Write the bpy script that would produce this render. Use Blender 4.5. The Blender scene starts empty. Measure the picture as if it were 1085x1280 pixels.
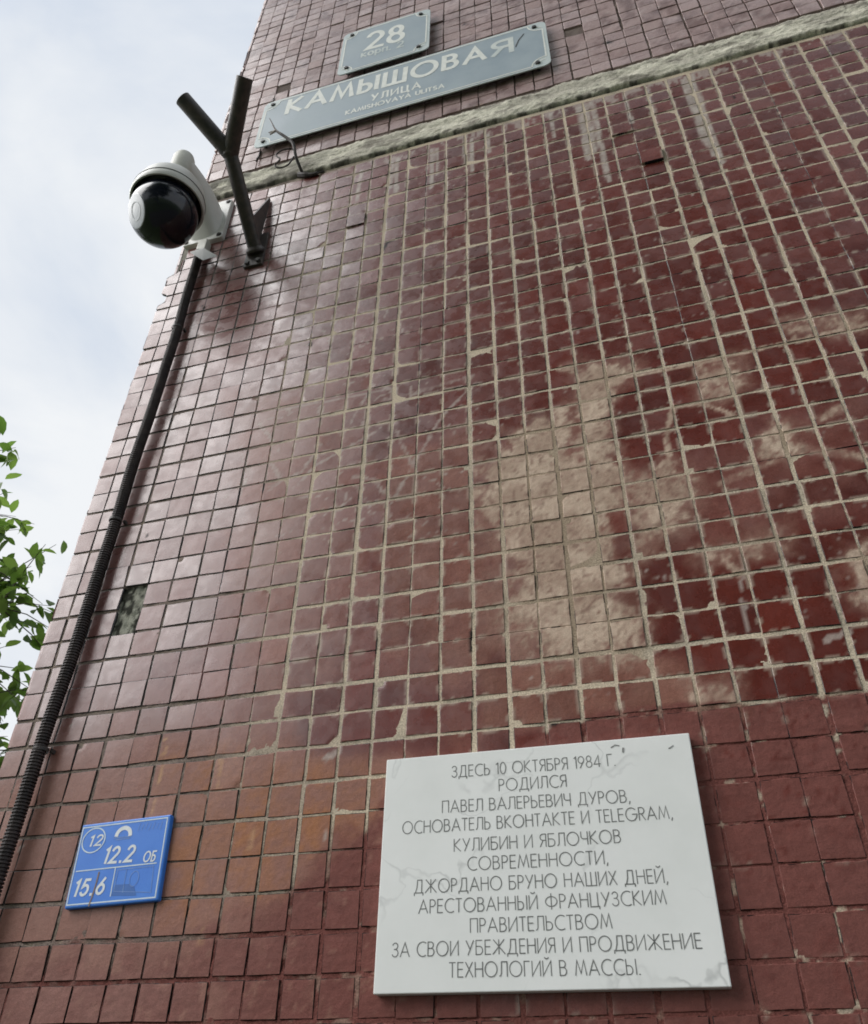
import bpy, math, random
import numpy as np
from math import radians, sin, cos, pi
from mathutils import Vector, Matrix

# ------------------------------------------------------------------ camera
scene = bpy.context.scene
cam_data = bpy.data.cameras.new("camera")
cam = bpy.data.objects.new("camera", cam_data)
scene.collection.objects.link(cam)
CAM = Vector((0.55786, -1.05938, 1.54923))
cam.matrix_world = Matrix(((0.95978389, 0.15899818, 0.23137517, CAM.x),
                           (0.28035115, -0.5861817, -0.76012778, CAM.y),
                           (0.01476896, 0.79442469, -0.60718308, CAM.z),
                           (0, 0, 0, 1)))
cam_data.sensor_fit = 'HORIZONTAL'
cam_data.sensor_width = 36.0
cam_data.lens = 36.0 * 1029.76 / 1085.0
cam_data.clip_start = 0.02
cam_data.clip_end = 2000
scene.camera = cam
scene.render.resolution_x = 868
scene.render.resolution_y = 1024
scene.cycles.filter_width = 1.8

# ------------------------------------------------------------------ sun, sky, exposure
SUN_DIR = Vector((-0.683, -0.348, 0.643)).normalized()      # towards the veiled sun
sun_data = bpy.data.lights.new("sun", 'SUN')
sun_data.energy = 1.5
sun_data.angle = radians(54)
sun_data.color = (1.0, 0.965, 0.93)
sun = bpy.data.objects.new("sun", sun_data)
sun.rotation_euler = (-SUN_DIR).to_track_quat('-Z', 'Y').to_euler()
sun.location = (-6, -7, 12)
scene.collection.objects.link(sun)

world = bpy.data.worlds.new("World")
scene.world = world
world.use_nodes = True
wn, wl = world.node_tree.nodes, world.node_tree.links
wn.clear()
w_out = wn.new('ShaderNodeOutputWorld')
w_add = wn.new('ShaderNodeMixShader')
w_bg_sky = wn.new('ShaderNodeBackground')
w_bg_cloud = wn.new('ShaderNodeBackground')
sky = wn.new('ShaderNodeTexSky')
sky.sky_type = 'NISHITA'
sky.sun_disc = False
sky.sun_elevation = radians(40)
sky.sun_rotation = radians(243)
sky.air_density = 1.0
sky.dust_density = 2.0
wl.new(sky.outputs[0], w_bg_sky.inputs[0])
w_bg_sky.inputs[1].default_value = 0.11
tc = wn.new('ShaderNodeTexCoord')
mp = wn.new('ShaderNodeMapping')
mp.inputs['Scale'].default_value = (1.0, 1.0, 1.7)
mp.inputs['Rotation'].default_value = (0.3, 0.2, 0.9)
wl.new(tc.outputs['Generated'], mp.inputs[0])
nz = wn.new('ShaderNodeTexNoise')
nz.inputs['Scale'].default_value = 2.6
nz.inputs['Detail'].default_value = 7
nz.inputs['Roughness'].default_value = 0.52
nz.inputs['Distortion'].default_value = 0.35
wl.new(mp.outputs[0], nz.inputs['Vector'])
cr = wn.new('ShaderNodeValToRGB')
cr.color_ramp.elements[0].position = 0.36
cr.color_ramp.elements[0].color = (0.66, 0.735, 0.85, 1)
cr.color_ramp.elements[1].position = 0.62
cr.color_ramp.elements[1].color = (0.93, 0.955, 0.985, 1)
wl.new(nz.outputs['Fac'], cr.inputs[0])
wl.new(cr.outputs[0], w_bg_cloud.inputs[0])
# the overcast is brighter round the veiled sun
w_dot = wn.new('ShaderNodeVectorMath'); w_dot.operation = 'DOT_PRODUCT'
w_dot.inputs[1].default_value = SUN_DIR
wl.new(tc.outputs['Generated'], w_dot.inputs[0])
w_glow = wn.new('ShaderNodeMapRange'); w_glow.interpolation_type = 'SMOOTHSTEP'
w_glow.inputs[1].default_value = 0.80
w_glow.inputs[2].default_value = 0.97
w_glow.inputs[3].default_value = 0.46
w_glow.inputs[4].default_value = 1.0
wl.new(w_dot.outputs['Value'], w_glow.inputs[0])
wl.new(w_glow.outputs[0], w_bg_cloud.inputs[1])
w_bg_cloud.inputs[1].default_value = 0.60
w_mask = wn.new('ShaderNodeMapRange')
w_mask.inputs[1].default_value = 0.25
w_mask.inputs[2].default_value = 0.50
w_mask.inputs[3].default_value = 0.88
w_mask.inputs[4].default_value = 1.0
wl.new(nz.outputs['Fac'], w_mask.inputs[0])
wl.new(w_mask.outputs[0], w_add.inputs[0])
wl.new(w_bg_sky.outputs[0], w_add.inputs[1])
wl.new(w_bg_cloud.outputs[0], w_add.inputs[2])
wl.new(w_add.outputs[0], w_out.inputs[0])

scene.view_settings.view_transform = 'Standard'
scene.view_settings.look = 'None'
scene.view_settings.gamma = 1.0
scene.view_settings.exposure = 1.05

rng = np.random.default_rng(11)
random.seed(11)

# ------------------------------------------------------------------ helpers
def link(o, parent=None):
    scene.collection.objects.link(o)
    if parent is not None:
        o.parent = parent
    return o

def mesh_obj(name, verts, faces, mat, parent=None, smooth=False):
    me = bpy.data.meshes.new(name)
    me.from_pydata([tuple(v) for v in verts], [], [tuple(f) for f in faces])
    me.validate()
    if smooth:
        me.polygons.foreach_set('use_smooth', [True] * len(me.polygons))
    me.materials.append(mat)
    me.update()
    return link(bpy.data.objects.new(name, me), parent)

def mesh_np(name, V, F, mat, parent=None, smooth=False, attrs=None):
    """V (n,3) float, F (m,4) int quads"""
    me = bpy.data.meshes.new(name)
    n, m = len(V), len(F)
    k = F.shape[1]
    me.vertices.add(n)
    me.vertices.foreach_set('co', np.ascontiguousarray(V, dtype=np.float32).ravel())
    me.loops.add(m * k)
    me.loops.foreach_set('vertex_index', np.ascontiguousarray(F, dtype=np.int32).ravel())
    me.polygons.add(m)
    me.polygons.foreach_set('loop_start', np.arange(0, m * k, k, dtype=np.int32))
    me.polygons.foreach_set('loop_total', np.full(m, k, dtype=np.int32))
    me.update(calc_edges=True)
    me.polygons.foreach_set('use_smooth', np.full(m, smooth))
    for an, arr in (attrs or {}).items():
        a = me.attributes.new(an, 'FLOAT_COLOR', 'POINT')
        a.data.foreach_set('color', np.ascontiguousarray(arr, dtype=np.float32).ravel())
    me.materials.append(mat)
    me.update()
    return link(bpy.data.objects.new(name, me), parent)

def thing(name, label, cat, loc=(0, 0, 0), group=None):
    o = bpy.data.objects.new(name, None)
    o.empty_display_size = 0.05
    scene.collection.objects.link(o)
    o.location = loc
    o['label'] = label
    o['category'] = cat
    if group:
        o['group'] = group
    return o

def shift(o):
    """geometry is written in world coordinates; move it under its thing"""
    if o.parent is not None:
        p = o.parent
        off = Vector((0, 0, 0))
        while p is not None:
            off += p.location
            p = p.parent
        o.data.transform(Matrix.Translation(-off))
    return o

def material(name, color, rough=0.6, spec=0.4, metal=0.0):
    m = bpy.data.materials.new(name)
    m.use_nodes = True
    b = m.node_tree.nodes['Principled BSDF']
    b.inputs['Base Color'].default_value = (*color, 1)
    b.inputs['Roughness'].default_value = rough
    b.inputs['Specular IOR Level'].default_value = spec
    b.inputs['Metallic'].default_value = metal
    return m, m.node_tree.nodes, m.node_tree.links, b

def noisy(name, c0, c1, scale=40, rough=0.6, lo=0.35, hi=0.65, bump=0.0, bscale=None, spec=0.4, detail=6, stretch=None, metal=0.0, rough2=None):
    """surface whose colour wanders between two tones, with fine relief"""
    m, n, l, b = material(name, c0, rough, spec, metal)
    t = n.new('ShaderNodeTexCoord')
    src = t.outputs['Object']
    if stretch:
        mpn = n.new('ShaderNodeMapping')
        mpn.inputs['Scale'].default_value = stretch
        l.new(src, mpn.inputs[0])
        src = mpn.outputs[0]
    z = n.new('ShaderNodeTexNoise')
    z.inputs['Scale'].default_value = scale
    z.inputs['Detail'].default_value = detail
    z.inputs['Roughness'].default_value = 0.6
    l.new(src, z.inputs['Vector'])
    r = n.new('ShaderNodeValToRGB')
    r.color_ramp.elements[0].position = lo
    r.color_ramp.elements[0].color = (*c0, 1)
    r.color_ramp.elements[1].position = hi
    r.color_ramp.elements[1].color = (*c1, 1)
    l.new(z.outputs['Fac'], r.inputs[0])
    l.new(r.outputs[0], b.inputs['Base Color'])
    if rough2 is not None:
        mr = n.new('ShaderNodeMapRange')
        mr.inputs[1].default_value = lo
        mr.inputs[2].default_value = hi
        mr.inputs[3].default_value = rough
        mr.inputs[4].default_value = rough2
        l.new(z.outputs['Fac'], mr.inputs[0])
        l.new(mr.outputs[0], b.inputs['Roughness'])
    if bump:
        z2 = n.new('ShaderNodeTexNoise')
        z2.inputs['Scale'].default_value = bscale or scale * 4
        z2.inputs['Detail'].default_value = 8
        l.new(src, z2.inputs['Vector'])
        bp = n.new('ShaderNodeBump')
        bp.inputs['Strength'].default_value = bump
        bp.inputs['Distance'].default_value = 0.002
        l.new(z2.outputs['Fac'], bp.inputs['Height'])
        l.new(bp.outputs[0], b.inputs['Normal'])
    return m

class MB:
    """collects shapes and links them as one mesh object"""
    def __init__(s):
        s.v, s.f = [], []
    def add(s, v, f):
        k = len(s.v)
        s.v += [tuple(p) for p in v]
        s.f += [tuple(i + k for i in q) for q in f]
        return s
    def box(s, x0, x1, y0, y1, z0, z1):
        return s.add([(x0, y0, z0), (x1, y0, z0), (x1, y1, z0), (x0, y1, z0), (x0, y0, z1), (x1, y0, z1), (x1, y1, z1), (x0, y1, z1)],
                     [(0, 3, 2, 1), (4, 5, 6, 7), (0, 1, 5, 4), (1, 2, 6, 5), (2, 3, 7, 6), (3, 0, 4, 7)])
    def tube(s, pts, rad, n=12, cap=True):
        pts = [Vector(p) for p in pts]
        rad = rad if hasattr(rad, '__len__') else [rad] * len(pts)
        rings = []
        up = Vector((0.31, 0.2, 0.93))
        for i, p in enumerate(pts):
            d = (pts[min(i + 1, len(pts) - 1)] - pts[max(i - 1, 0)]).normalized()
            a = up - d * up.dot(d)
            if a.length < 1e-3:
                a = Vector((1, 0, 0)) - d * d.x
            a.normalize()
            up = a
            b = d.cross(a)
            rings.append([p + (a * cos(2 * pi * k / n) + b * sin(2 * pi * k / n)) * rad[i] for k in range(n)])
        v = [q for r in rings for q in r]
        f = [(i * n + k, i * n + (k + 1) % n, (i + 1) * n + (k + 1) % n, (i + 1) * n + k) for i in range(len(pts) - 1) for k in range(n)]
        if cap:
            f.append(tuple(range(n - 1, -1, -1)))
            f.append(tuple((len(pts) - 1) * n + k for k in range(n)))
        return s.add(v, f)
    def lathe(s, prof, org, axis=(0, 0, 1), n=40):
        """prof: list of (radius, height along axis)"""
        ax = Vector(axis).normalized()
        a = ax.orthogonal().normalized()
        b = ax.cross(a)
        o = Vector(org)
        v = [o + ax * h + (a * cos(2 * pi * k / n) + b * sin(2 * pi * k / n)) * r for r, h in prof for k in range(n)]
        f = [(i * n + k, i * n + (k + 1) % n, (i + 1) * n + (k + 1) % n, (i + 1) * n + k) for i in range(len(prof) - 1) for k in range(n)]
        return s.add(v, f)
    def plate(s, outline, y0, y1):
        """flat plate of an (x, z) outline, front at y0 (towards the camera), back at y1"""
        n = len(outline)
        v = [(x, y0, z) for x, z in outline] + [(x, y1, z) for x, z in outline]
        f = [tuple(range(n)), tuple(range(2 * n - 1, n - 1, -1))] + [(i, n + i, n + (i + 1) % n, (i + 1) % n) for i in range(n)]
        return s.add(v, f)
    def build(s, name, mat, parent=None, smooth=False, bevel=0.0):
        o = mesh_obj(name, s.v, s.f, mat, parent, smooth)
        import bmesh
        bm = bmesh.new()
        bm.from_mesh(o.data)
        bmesh.ops.remove_doubles(bm, verts=bm.verts, dist=1e-6)
        bmesh.ops.recalc_face_normals(bm, faces=bm.faces)
        bm.to_mesh(o.data)
        bm.free()
        if smooth:
            o.data.polygons.foreach_set('use_smooth', [True] * len(o.data.polygons))
            o.data.set_sharp_from_angle(angle=radians(38))
        if bevel:
            bv = o.modifiers.new('bevel', 'BEVEL')
            bv.width = bevel
            bv.segments = 2
            bv.limit_method = 'ANGLE'
        return shift(o)

def round_rect(x0, x1, z0, z1, r, n=6):
    pts = []
    for cx, cz, a0 in ((x0 + r, z0 + r, 180), (x1 - r, z0 + r, 270), (x1 - r, z1 - r, 0), (x0 + r, z1 - r, 90)):
        for k in range(n + 1):
            a = radians(a0 + 90 * k / n)
            pts.append((cx + r * cos(a), cz + r * sin(a)))
    return pts

# value noise on the wall plane (numpy), 0..1
def _hash(i, j, seed):
    h = (i.astype(np.int64) * 374761393 + j.astype(np.int64) * 668265263 + seed * 974634777) & 0x7fffffff
    h = ((h ^ (h >> 13)) * 1274126177) & 0x7fffffff
    return ((h ^ (h >> 16)) & 0xffff) / 65535.0
def vnoise(x, z, s, seed=0, octaves=4):
    tot, amp, norm = 0, 1.0, 0
    for o in range(octaves):
        u, v = x * s, z * s
        i, j = np.floor(u), np.floor(v)
        fu, fv = u - i, v - j
        fu, fv = fu * fu * (3 - 2 * fu), fv * fv * (3 - 2 * fv)
        sd = seed + o * 17
        a = _hash(i, j, sd) * (1 - fu) + _hash(i + 1, j, sd) * fu
        b = _hash(i, j + 1, sd) * (1 - fu) + _hash(i + 1, j + 1, sd) * fu
        tot = tot + amp * (a * (1 - fv) + b * fv)
        norm += amp
        amp *= 0.55
        s *= 2.03
    return tot / norm
def sstep(a, b, t):
    t = np.clip((t - a) / (b - a), 0, 1)
    return t * t * (3 - 2 * t)
def poly_sdf(x, z, pts):
    d = np.full(x.shape, 1e9)
    inside = np.zeros(x.shape, bool)
    n = len(pts)
    for i in range(n):
        (ax, az), (bx, bz) = pts[i], pts[(i + 1) % n]
        ex, ez = bx - ax, bz - az
        t = np.clip(((x - ax) * ex + (z - az) * ez) / (ex * ex + ez * ez + 1e-12), 0, 1)
        d = np.minimum(d, (x - ax - t * ex) ** 2 + (z - az - t * ez) ** 2)
        c = ((az > z) != (bz > z)) & (x < (bx - ax) * (z - az) / ((bz - az) if abs(bz - az) > 1e-9 else 1e-9) + ax)
        inside ^= c
    d = np.sqrt(d)
    return np.where(inside, -d, d)
def line_dist(x, z, pts):
    d = np.full(x.shape, 1e9)
    for (ax, az), (bx, bz) in zip(pts[:-1], pts[1:]):
        ex, ez = bx - ax, bz - az
        t = np.clip(((x - ax) * ex + (z - az) * ez) / (ex * ex + ez * ez + 1e-12), 0, 1)
        d = np.minimum(d, (x - ax - t * ex) ** 2 + (z - az - t * ez) ** 2)
    return np.sqrt(d)

# ------------------------------------------------------------------ the wear of the wall, in wall metres (x, z)
# PL bare plaster and cement, DU dull dust film, OR ochre wash, CL glaze rubbed clean, SC pale scratches, OL ochre runs
POLYS=[
('PL',1,0.018,[(0.313, 2.428), (0.334, 2.471), (0.376, 2.53), (0.417, 2.558), (0.487, 2.584), (0.486, 2.481), (0.492, 2.453), (0.561, 2.411), (0.542, 2.358), (0.527, 2.337), (0.522, 2.247), (0.532, 2.183), (0.539, 2.11), (0.535, 2.092), (0.449, 2.094), (0.405, 2.095), (0.397, 2.143), (0.36, 2.175), (0.37, 2.244), (0.365, 2.29), (0.348, 2.34), (0.322, 2.378)]),
('PL',0.95,0.01,[(0.495, 2.678), (0.606, 2.658), (0.598, 2.624), (0.55, 2.577), (0.536, 2.417), (0.489, 2.427), (0.49, 2.554)]),
('PL',1,0.008,[(0.771, 2.434), (0.794, 2.455), (0.818, 2.443), (0.811, 2.404), (0.788, 2.39), (0.768, 2.404)]),
('PL',1,0.01,[(0.837, 2.205), (0.863, 2.214), (0.852, 2.108), (0.826, 2.13)]),
('PL',0.62,0.03,[(0.561, 2.411), (0.644, 2.418), (0.667, 2.34), (0.634, 2.286), (0.557, 2.241), (0.543, 2.318)]),
('PL',0.62,0.025,[(0.704, 2.624), (0.784, 2.63), (0.775, 2.554), (0.723, 2.513), (0.687, 2.541)]),
('PL',0.55,0.02,[(0.85, 2.692), (0.994, 2.677), (0.978, 2.621), (0.887, 2.629), (0.86, 2.652)]),
('PL',0.55,0.02,[(0.583, 2.044), (0.659, 2.043), (0.655, 1.996), (0.585, 1.996)]),
('PL',0.5,0.02,[(0.627, 2.243), (0.766, 2.267), (0.76, 2.219), (0.643, 2.209)]),
('PL',0.4,0.03,[(0.365, 2.29), (0.325, 2.252), (0.31, 2.141), (0.403, 2.09), (0.407, 2.154)]),
('DU',0.85,0.05,[(0.121, 2.567), (0.319, 2.559), (0.365, 2.275), (0.402, 2.078), (0.261, 2.07), (0.159, 2.162), (0.12, 2.35)]),
('DU',0.95,0.015,[(0.298, 2.106), (0.403, 2.095), (0.536, 2.088), (0.62, 2.08), (0.596, 2.002), (0.397, 1.998), (0.308, 1.999)]),
('DU',0.6,0.06,[(-0.194, 2.776), (0.092, 2.768), (0.159, 2.162), (-0.068, 2.056)]),
('DU',0.45,0.05,[(0.528, 2.402), (0.707, 2.429), (0.946, 2.507), (0.878, 2.267), (0.67, 2.235), (0.557, 2.241)]),
('OR',0.7,0.03,[(-0.211, 2.02), (-0.061, 2.018), (0.047, 1.981), (0.17, 1.961), (0.166, 1.864), (0.045, 1.809), (-0.088, 1.769), (-0.151, 1.781), (-0.172, 1.943)]),
('CL',1,0.03,[(0.556, 2.234), (0.878, 2.267), (0.798, 1.985), (0.658, 2.012), (0.546, 2.121)]),
('CL',1,0.015,[(0.008, 2.084), (0.11, 2.108), (0.261, 2.068), (0.262, 1.973), (0.046, 1.989)]),
]
LINES=[
('DK',1,0.004,[(0.926, 3.444), (0.928, 3.435)]),
('DK',1,0.004,[(-0.049, 2.907), (-0.046, 2.898)]),
('DK',1,0.005,[(0.284, 4.25), (0.302, 4.244)]),
('DK',1,0.006,[(0.683, 3.872), (0.701, 3.865)]),
('DK',1,0.004,[(-0.314, 4.133), (-0.303, 4.112)]),
('DK',1,0.004,[(-0.361, 4.282), (-0.341, 4.281)]),
('DK',1,0.003,[(0.296, 2.164), (0.298, 2.123)]),
('DK',1,0.004,[(0.408, 2.0), (0.419, 2.001)]),
('DK',0.9,0.004,[(0.103, 3.185), (0.109, 3.208), (0.135, 3.216)]),
('DK',0.8,0.003,[(-0.357, 3.139), (-0.347, 3.124)]),
('DK',0.9,0.003,[(-0.333, 2.452), (-0.33, 2.448)]),
('DK',0.8,0.004,[(0.711, 1.948), (0.748, 1.951), (0.791, 1.96)]),
('SC',0.9,0.006,[(0.776, 2.077), (0.803, 2.085)]),
('PL',0.75,0.007,[(0.652, 2.535), (0.63, 2.473), (0.627, 2.422), (0.601, 2.402)]),
('PL',0.65,0.007,[(0.652, 2.535), (0.7, 2.528), (0.741, 2.49)]),
('PL',0.95,0.006,[(0.588, 2.623), (0.704, 2.624), (0.784, 2.628), (0.875, 2.633), (0.983, 2.639)]),
('PL',0.6,0.008,[(0.472, 2.677), (0.588, 2.627)]),
('PL',0.5,0.01,[(0.694, 2.358), (0.769, 2.381), (0.833, 2.399)]),
('PL',0.5,0.012,[(0.796, 2.424), (0.85, 2.387), (0.905, 2.363)]),
('PL',0.55,0.012,[(0.861, 2.451), (0.893, 2.465)]),
('PL',0.6,0.008,[(0.673, 2.221), (0.689, 2.191)]),
('SC',0.6,0.005,[(-0.141, 2.699), (-0.096, 2.636)]),
('SC',0.5,0.004,[(-0.091, 2.722), (0.028, 2.717), (0.125, 2.718)]),
('SC',0.5,0.005,[(-0.03, 2.512), (0.007, 2.554), (0.057, 2.579), (0.118, 2.608)]),
('SC',0.45,0.005,[(-0.098, 2.515), (-0.024, 2.542), (0.009, 2.602)]),
('SC',0.5,0.005,[(0.298, 2.67), (0.248, 2.617), (0.2, 2.52), (0.159, 2.432), (0.143, 2.388)]),
('SC',0.45,0.006,[(0.159, 2.598), (0.188, 2.523), (0.201, 2.492)]),
('SC',0.45,0.004,[(0.064, 2.647), (0.084, 2.691), (0.11, 2.74)]),
('SC',0.5,0.004,[(0.078, 2.507), (0.126, 2.49), (0.14, 2.457)]),
('SC',0.45,0.005,[(-0.169, 2.636), (-0.137, 2.567), (-0.147, 2.51)]),
('SC',0.5,0.004,[(0.246, 2.684), (0.321, 2.685)]),
('SC',0.4,0.006,[(0.13, 2.69), (0.227, 2.696), (0.306, 2.707)]),
('SC',0.5,0.006,[(-0.091, 2.577), (-0.065, 2.531), (-0.085, 2.512)]),
('SC',0.5,0.004,[(0.851, 3.237), (0.853, 3.104), (0.85, 3.068)]),
('OL',0.9,0.005,[(-0.192, 2.037), (-0.187, 2.005), (-0.185, 1.97)]),
('OL',0.8,0.004,[(-0.188, 1.942), (-0.188, 1.928)]),
('OL',0.6,0.005,[(-0.09, 2.001), (-0.085, 1.954)]),
('OL',0.7,0.008,[(-0.069, 1.766), (-0.072, 1.749)]),
('OL',0.6,0.006,[(-0.017, 1.892), (-0.02, 1.866)]),
('SC',0.9,0.005,[(0.845, 2.204), (0.839, 2.166), (0.834, 2.129)]),
('SC',0.8,0.0035,[(0.697, 2.2), (0.685, 2.171), (0.682, 2.102)]),
('SC',0.9,0.006,[(0.101, 1.992), (0.081, 1.983)]),
('SC',0.9,0.005,[(0.516, 2.388), (0.514, 2.324)]),
]
PAINT_LINE=[(-0.454, 1.727), (-0.377, 1.735), (-0.303, 1.745), (-0.19, 1.745), (-0.084, 1.75), (-0.06, 1.76), (-0.021, 1.785), (0.029, 1.797), (0.047, 1.811), (0.085, 1.854), (0.146, 1.881), (0.172, 1.916), (0.307, 1.949), (0.407, 1.989), (0.447, 1.996), (0.49, 2.014), (0.552, 2.013), (0.651, 2.002), (0.746, 2.0), (0.802, 1.998)]
CABLE=[(-0.1518, 0.004, 3.625), (-0.151, -0.012, 3.6181), (-0.1586, -0.04, 3.6464), (-0.1638, -0.055, 3.6841), (-0.1762, -0.06, 3.7064), (-0.2, -0.068, 3.7337), (-0.2199, -0.07, 3.7616), (-0.2351, -0.07, 3.8), (-0.2515, -0.07, 3.8443)]
CABLE_LOOP=[(-0.1608, -0.045, 3.6633), (-0.172, -0.05, 3.6764), (-0.1937, -0.06, 3.6615), (-0.2061, -0.062, 3.6398), (-0.1921, -0.06, 3.6164), (-0.2066, -0.055, 3.6041), (-0.1955, -0.05, 3.5915), (-0.1743, -0.045, 3.6056), (-0.1639, -0.043, 3.6439)]
CABLE_ROOT=[(-0.162, -0.003, 3.6183), (-0.1304, -0.006, 3.5987), (-0.1076, -0.005, 3.5975), (-0.0896, -0.001, 3.6075)]

DRIPS = [(0.12, 3.57, 3.415, .006), (0.108, 3.56, 3.44, .005), (0.623, 3.59, 3.232, .006), (0.59, 3.58, 3.339, .008), (0.604, 3.58, 3.36, .010), (0.847, 3.59, 3.23, .007),
         (0.857, 3.59, 3.196, .007), (0.838, 3.58, 3.27, .006), (0.213, 3.575, 3.391, .006), (0.226, 3.57, 3.44, .004), (0.317, 3.57, 3.417, .006), (0.300, 3.57, 3.47, .005),
         (0.52, 3.59, 3.47, .004), (0.70, 3.58, 3.44, .005), (0.36, 3.57, 3.48, .004), (0.02, 3.56, 3.42, .005), (1.05, 3.59, 3.42, .006), (0.755, 3.59, 3.46, .004)]
PX = np.array([p[0] for p in PAINT_LINE]); PZ = np.array([p[1] for p in PAINT_LINE])

def edge_x(z):
    """the broken left arris of the wall"""
    e = -0.489 + 0.003 * (vnoise(z * 0 + 3.3, z, 30, 5, 3) - 0.5)
    e = e + 0.020 * sstep(0.030, 0.012, np.abs(z - 3.205) + 0.006 * vnoise(z * 0, z, 120, 8, 2)) + 0.030 * sstep(3.29, 3.31, z) * sstep(3.60, 3.50, z) \
          + 0.026 * sstep(3.52, 3.60, z) + 0.012 * sstep(0.02, 0.008, np.abs(z - 4.86)) + 0.008 * sstep(0.02, 0.01, np.abs(z - 4.42)) - 0.012 * sstep(3.74, 4.3, z) * 0.8
    return e

def wear(x, z):
    """masks of every stain on the wall"""
    wob = vnoise(x, z, 45, 21, 4) - 0.5
    fine = vnoise(x, z, 260, 31, 3) - 0.5
    m = {k: np.zeros(x.shape) for k in ('PL', 'DU', 'OR', 'CL', 'SC', 'OL', 'DK')}
    for kind, st, soft, pts in POLYS:
        if kind == 'PL' and st > 0.9:
            soft = 0.012 + soft * 1.9
        d = poly_sdf(x, z, pts) + wob * soft * 1.6 + fine * 0.012
        m[kind] = np.maximum(m[kind], st * sstep(soft, -soft, d))
    for kind, st, w, pts in LINES:
        d = line_dist(x, z, pts) + wob * w * 0.9 + fine * 0.005
        m[kind] = np.maximum(m[kind], st * sstep(w, w * 0.35, d))
    dr = np.zeros(x.shape)
    for dx, za, zb, w in DRIPS:
        c = dx + 0.006 * (vnoise(z * 0 + dx * 50, z, 22, 3, 2) - 0.5)
        d = np.abs(x - c) + (z > za) * 1.0 + np.clip(zb - z, 0, 1) * 1.5
        dr = np.maximum(dr, sstep(w * 1.3, w * 0.6, d + fine * 0.004) * (0.55 + 0.45 * vnoise(x, z, 60, 9, 2)))
    m['DR'] = dr
    m['SC'] = np.maximum(m['SC'], 0.8 * sstep(3.53, 3.60, z + 0.06 * (vnoise(x, z, 28, 66, 3) - 0.5)) * sstep(.42, .62, vnoise(x, z * .5, 60, 67, 3)) * sstep(-.2, .1, x) * (z < 3.65))
    # random small scuffs and lime specks
    sp = vnoise(x, z, 55, 77, 2)
    m['SC'] = np.maximum(m['SC'], 0.7 * sstep(0.90, 0.95, sp))
    sp2 = vnoise(x, z * 0.35, 130, 78, 2)
    m['SC'] = np.maximum(m['SC'], 0.45 * sstep(0.88, 0.94, sp2) * sstep(0.4, 0.6, vnoise(x, z, 6, 79, 2)))
    sp3 = vnoise(x, z, 170, 80, 1)
    m['SC'] = np.maximum(m['SC'], 0.4 * sstep(0.90, 0.95, sp3) * sstep(0.45, 0.65, vnoise(x, z, 9, 81, 3)) * (z > 2.02))
    # the faint chalk scribbles across the middle
    sc = vnoise(x + 0.3 * vnoise(x, z, 9, 41, 2), z, 14, 42, 2)
    zone = sstep(0.34, 0.10, np.abs(x - 0.10)) * sstep(0.44, 0.2, np.abs(z - 2.68))
    m['SC'] = np.maximum(m['SC'], 0.7 * zone * sstep(0.014, 0.004, np.abs(sc - 0.5)) * sstep(0.35, 0.6, vnoise(x, z, 20, 43, 2)))
    # the dull brown oil paint over the foot of the wall
    pl = np.interp(x, PX, PZ) + 0.010 * wob + 0.012 * (vnoise(x, z, 18, 51, 2) - 0.5)
    sf = 0.0025 + 0.022 * sstep(0.25, 0.10, x)
    m['PT'] = sstep(sf, -sf, z - pl + 0.035 * sstep(0.25, 0.10, x) * (vnoise(x, z, 34, 52, 4) - 0.5) * 2)
    left = sstep(0.12, -0.16, x + 0.10 * (vnoise(x, z, 5, 61, 3) - 0.5) * 2 + 0.10 * (z - 2.4))
    m['LEFT'] = left
    m['HAZE'] = sstep(3.15, 3.6, z + 0.25 * (vnoise(x, z, 7, 63, 4) - 0.5)) * 0.75 + 0.35 * sstep(0.55, 0.95, x + 0.3 * (vnoise(x, z, 6, 64, 3) - .5)) * sstep(2.6, 3.0, z)
    return m

def mixc(a, b, t):
    t = np.asarray(t)[..., None]
    return a * (1 - t) + np.asarray(b) * t

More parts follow.
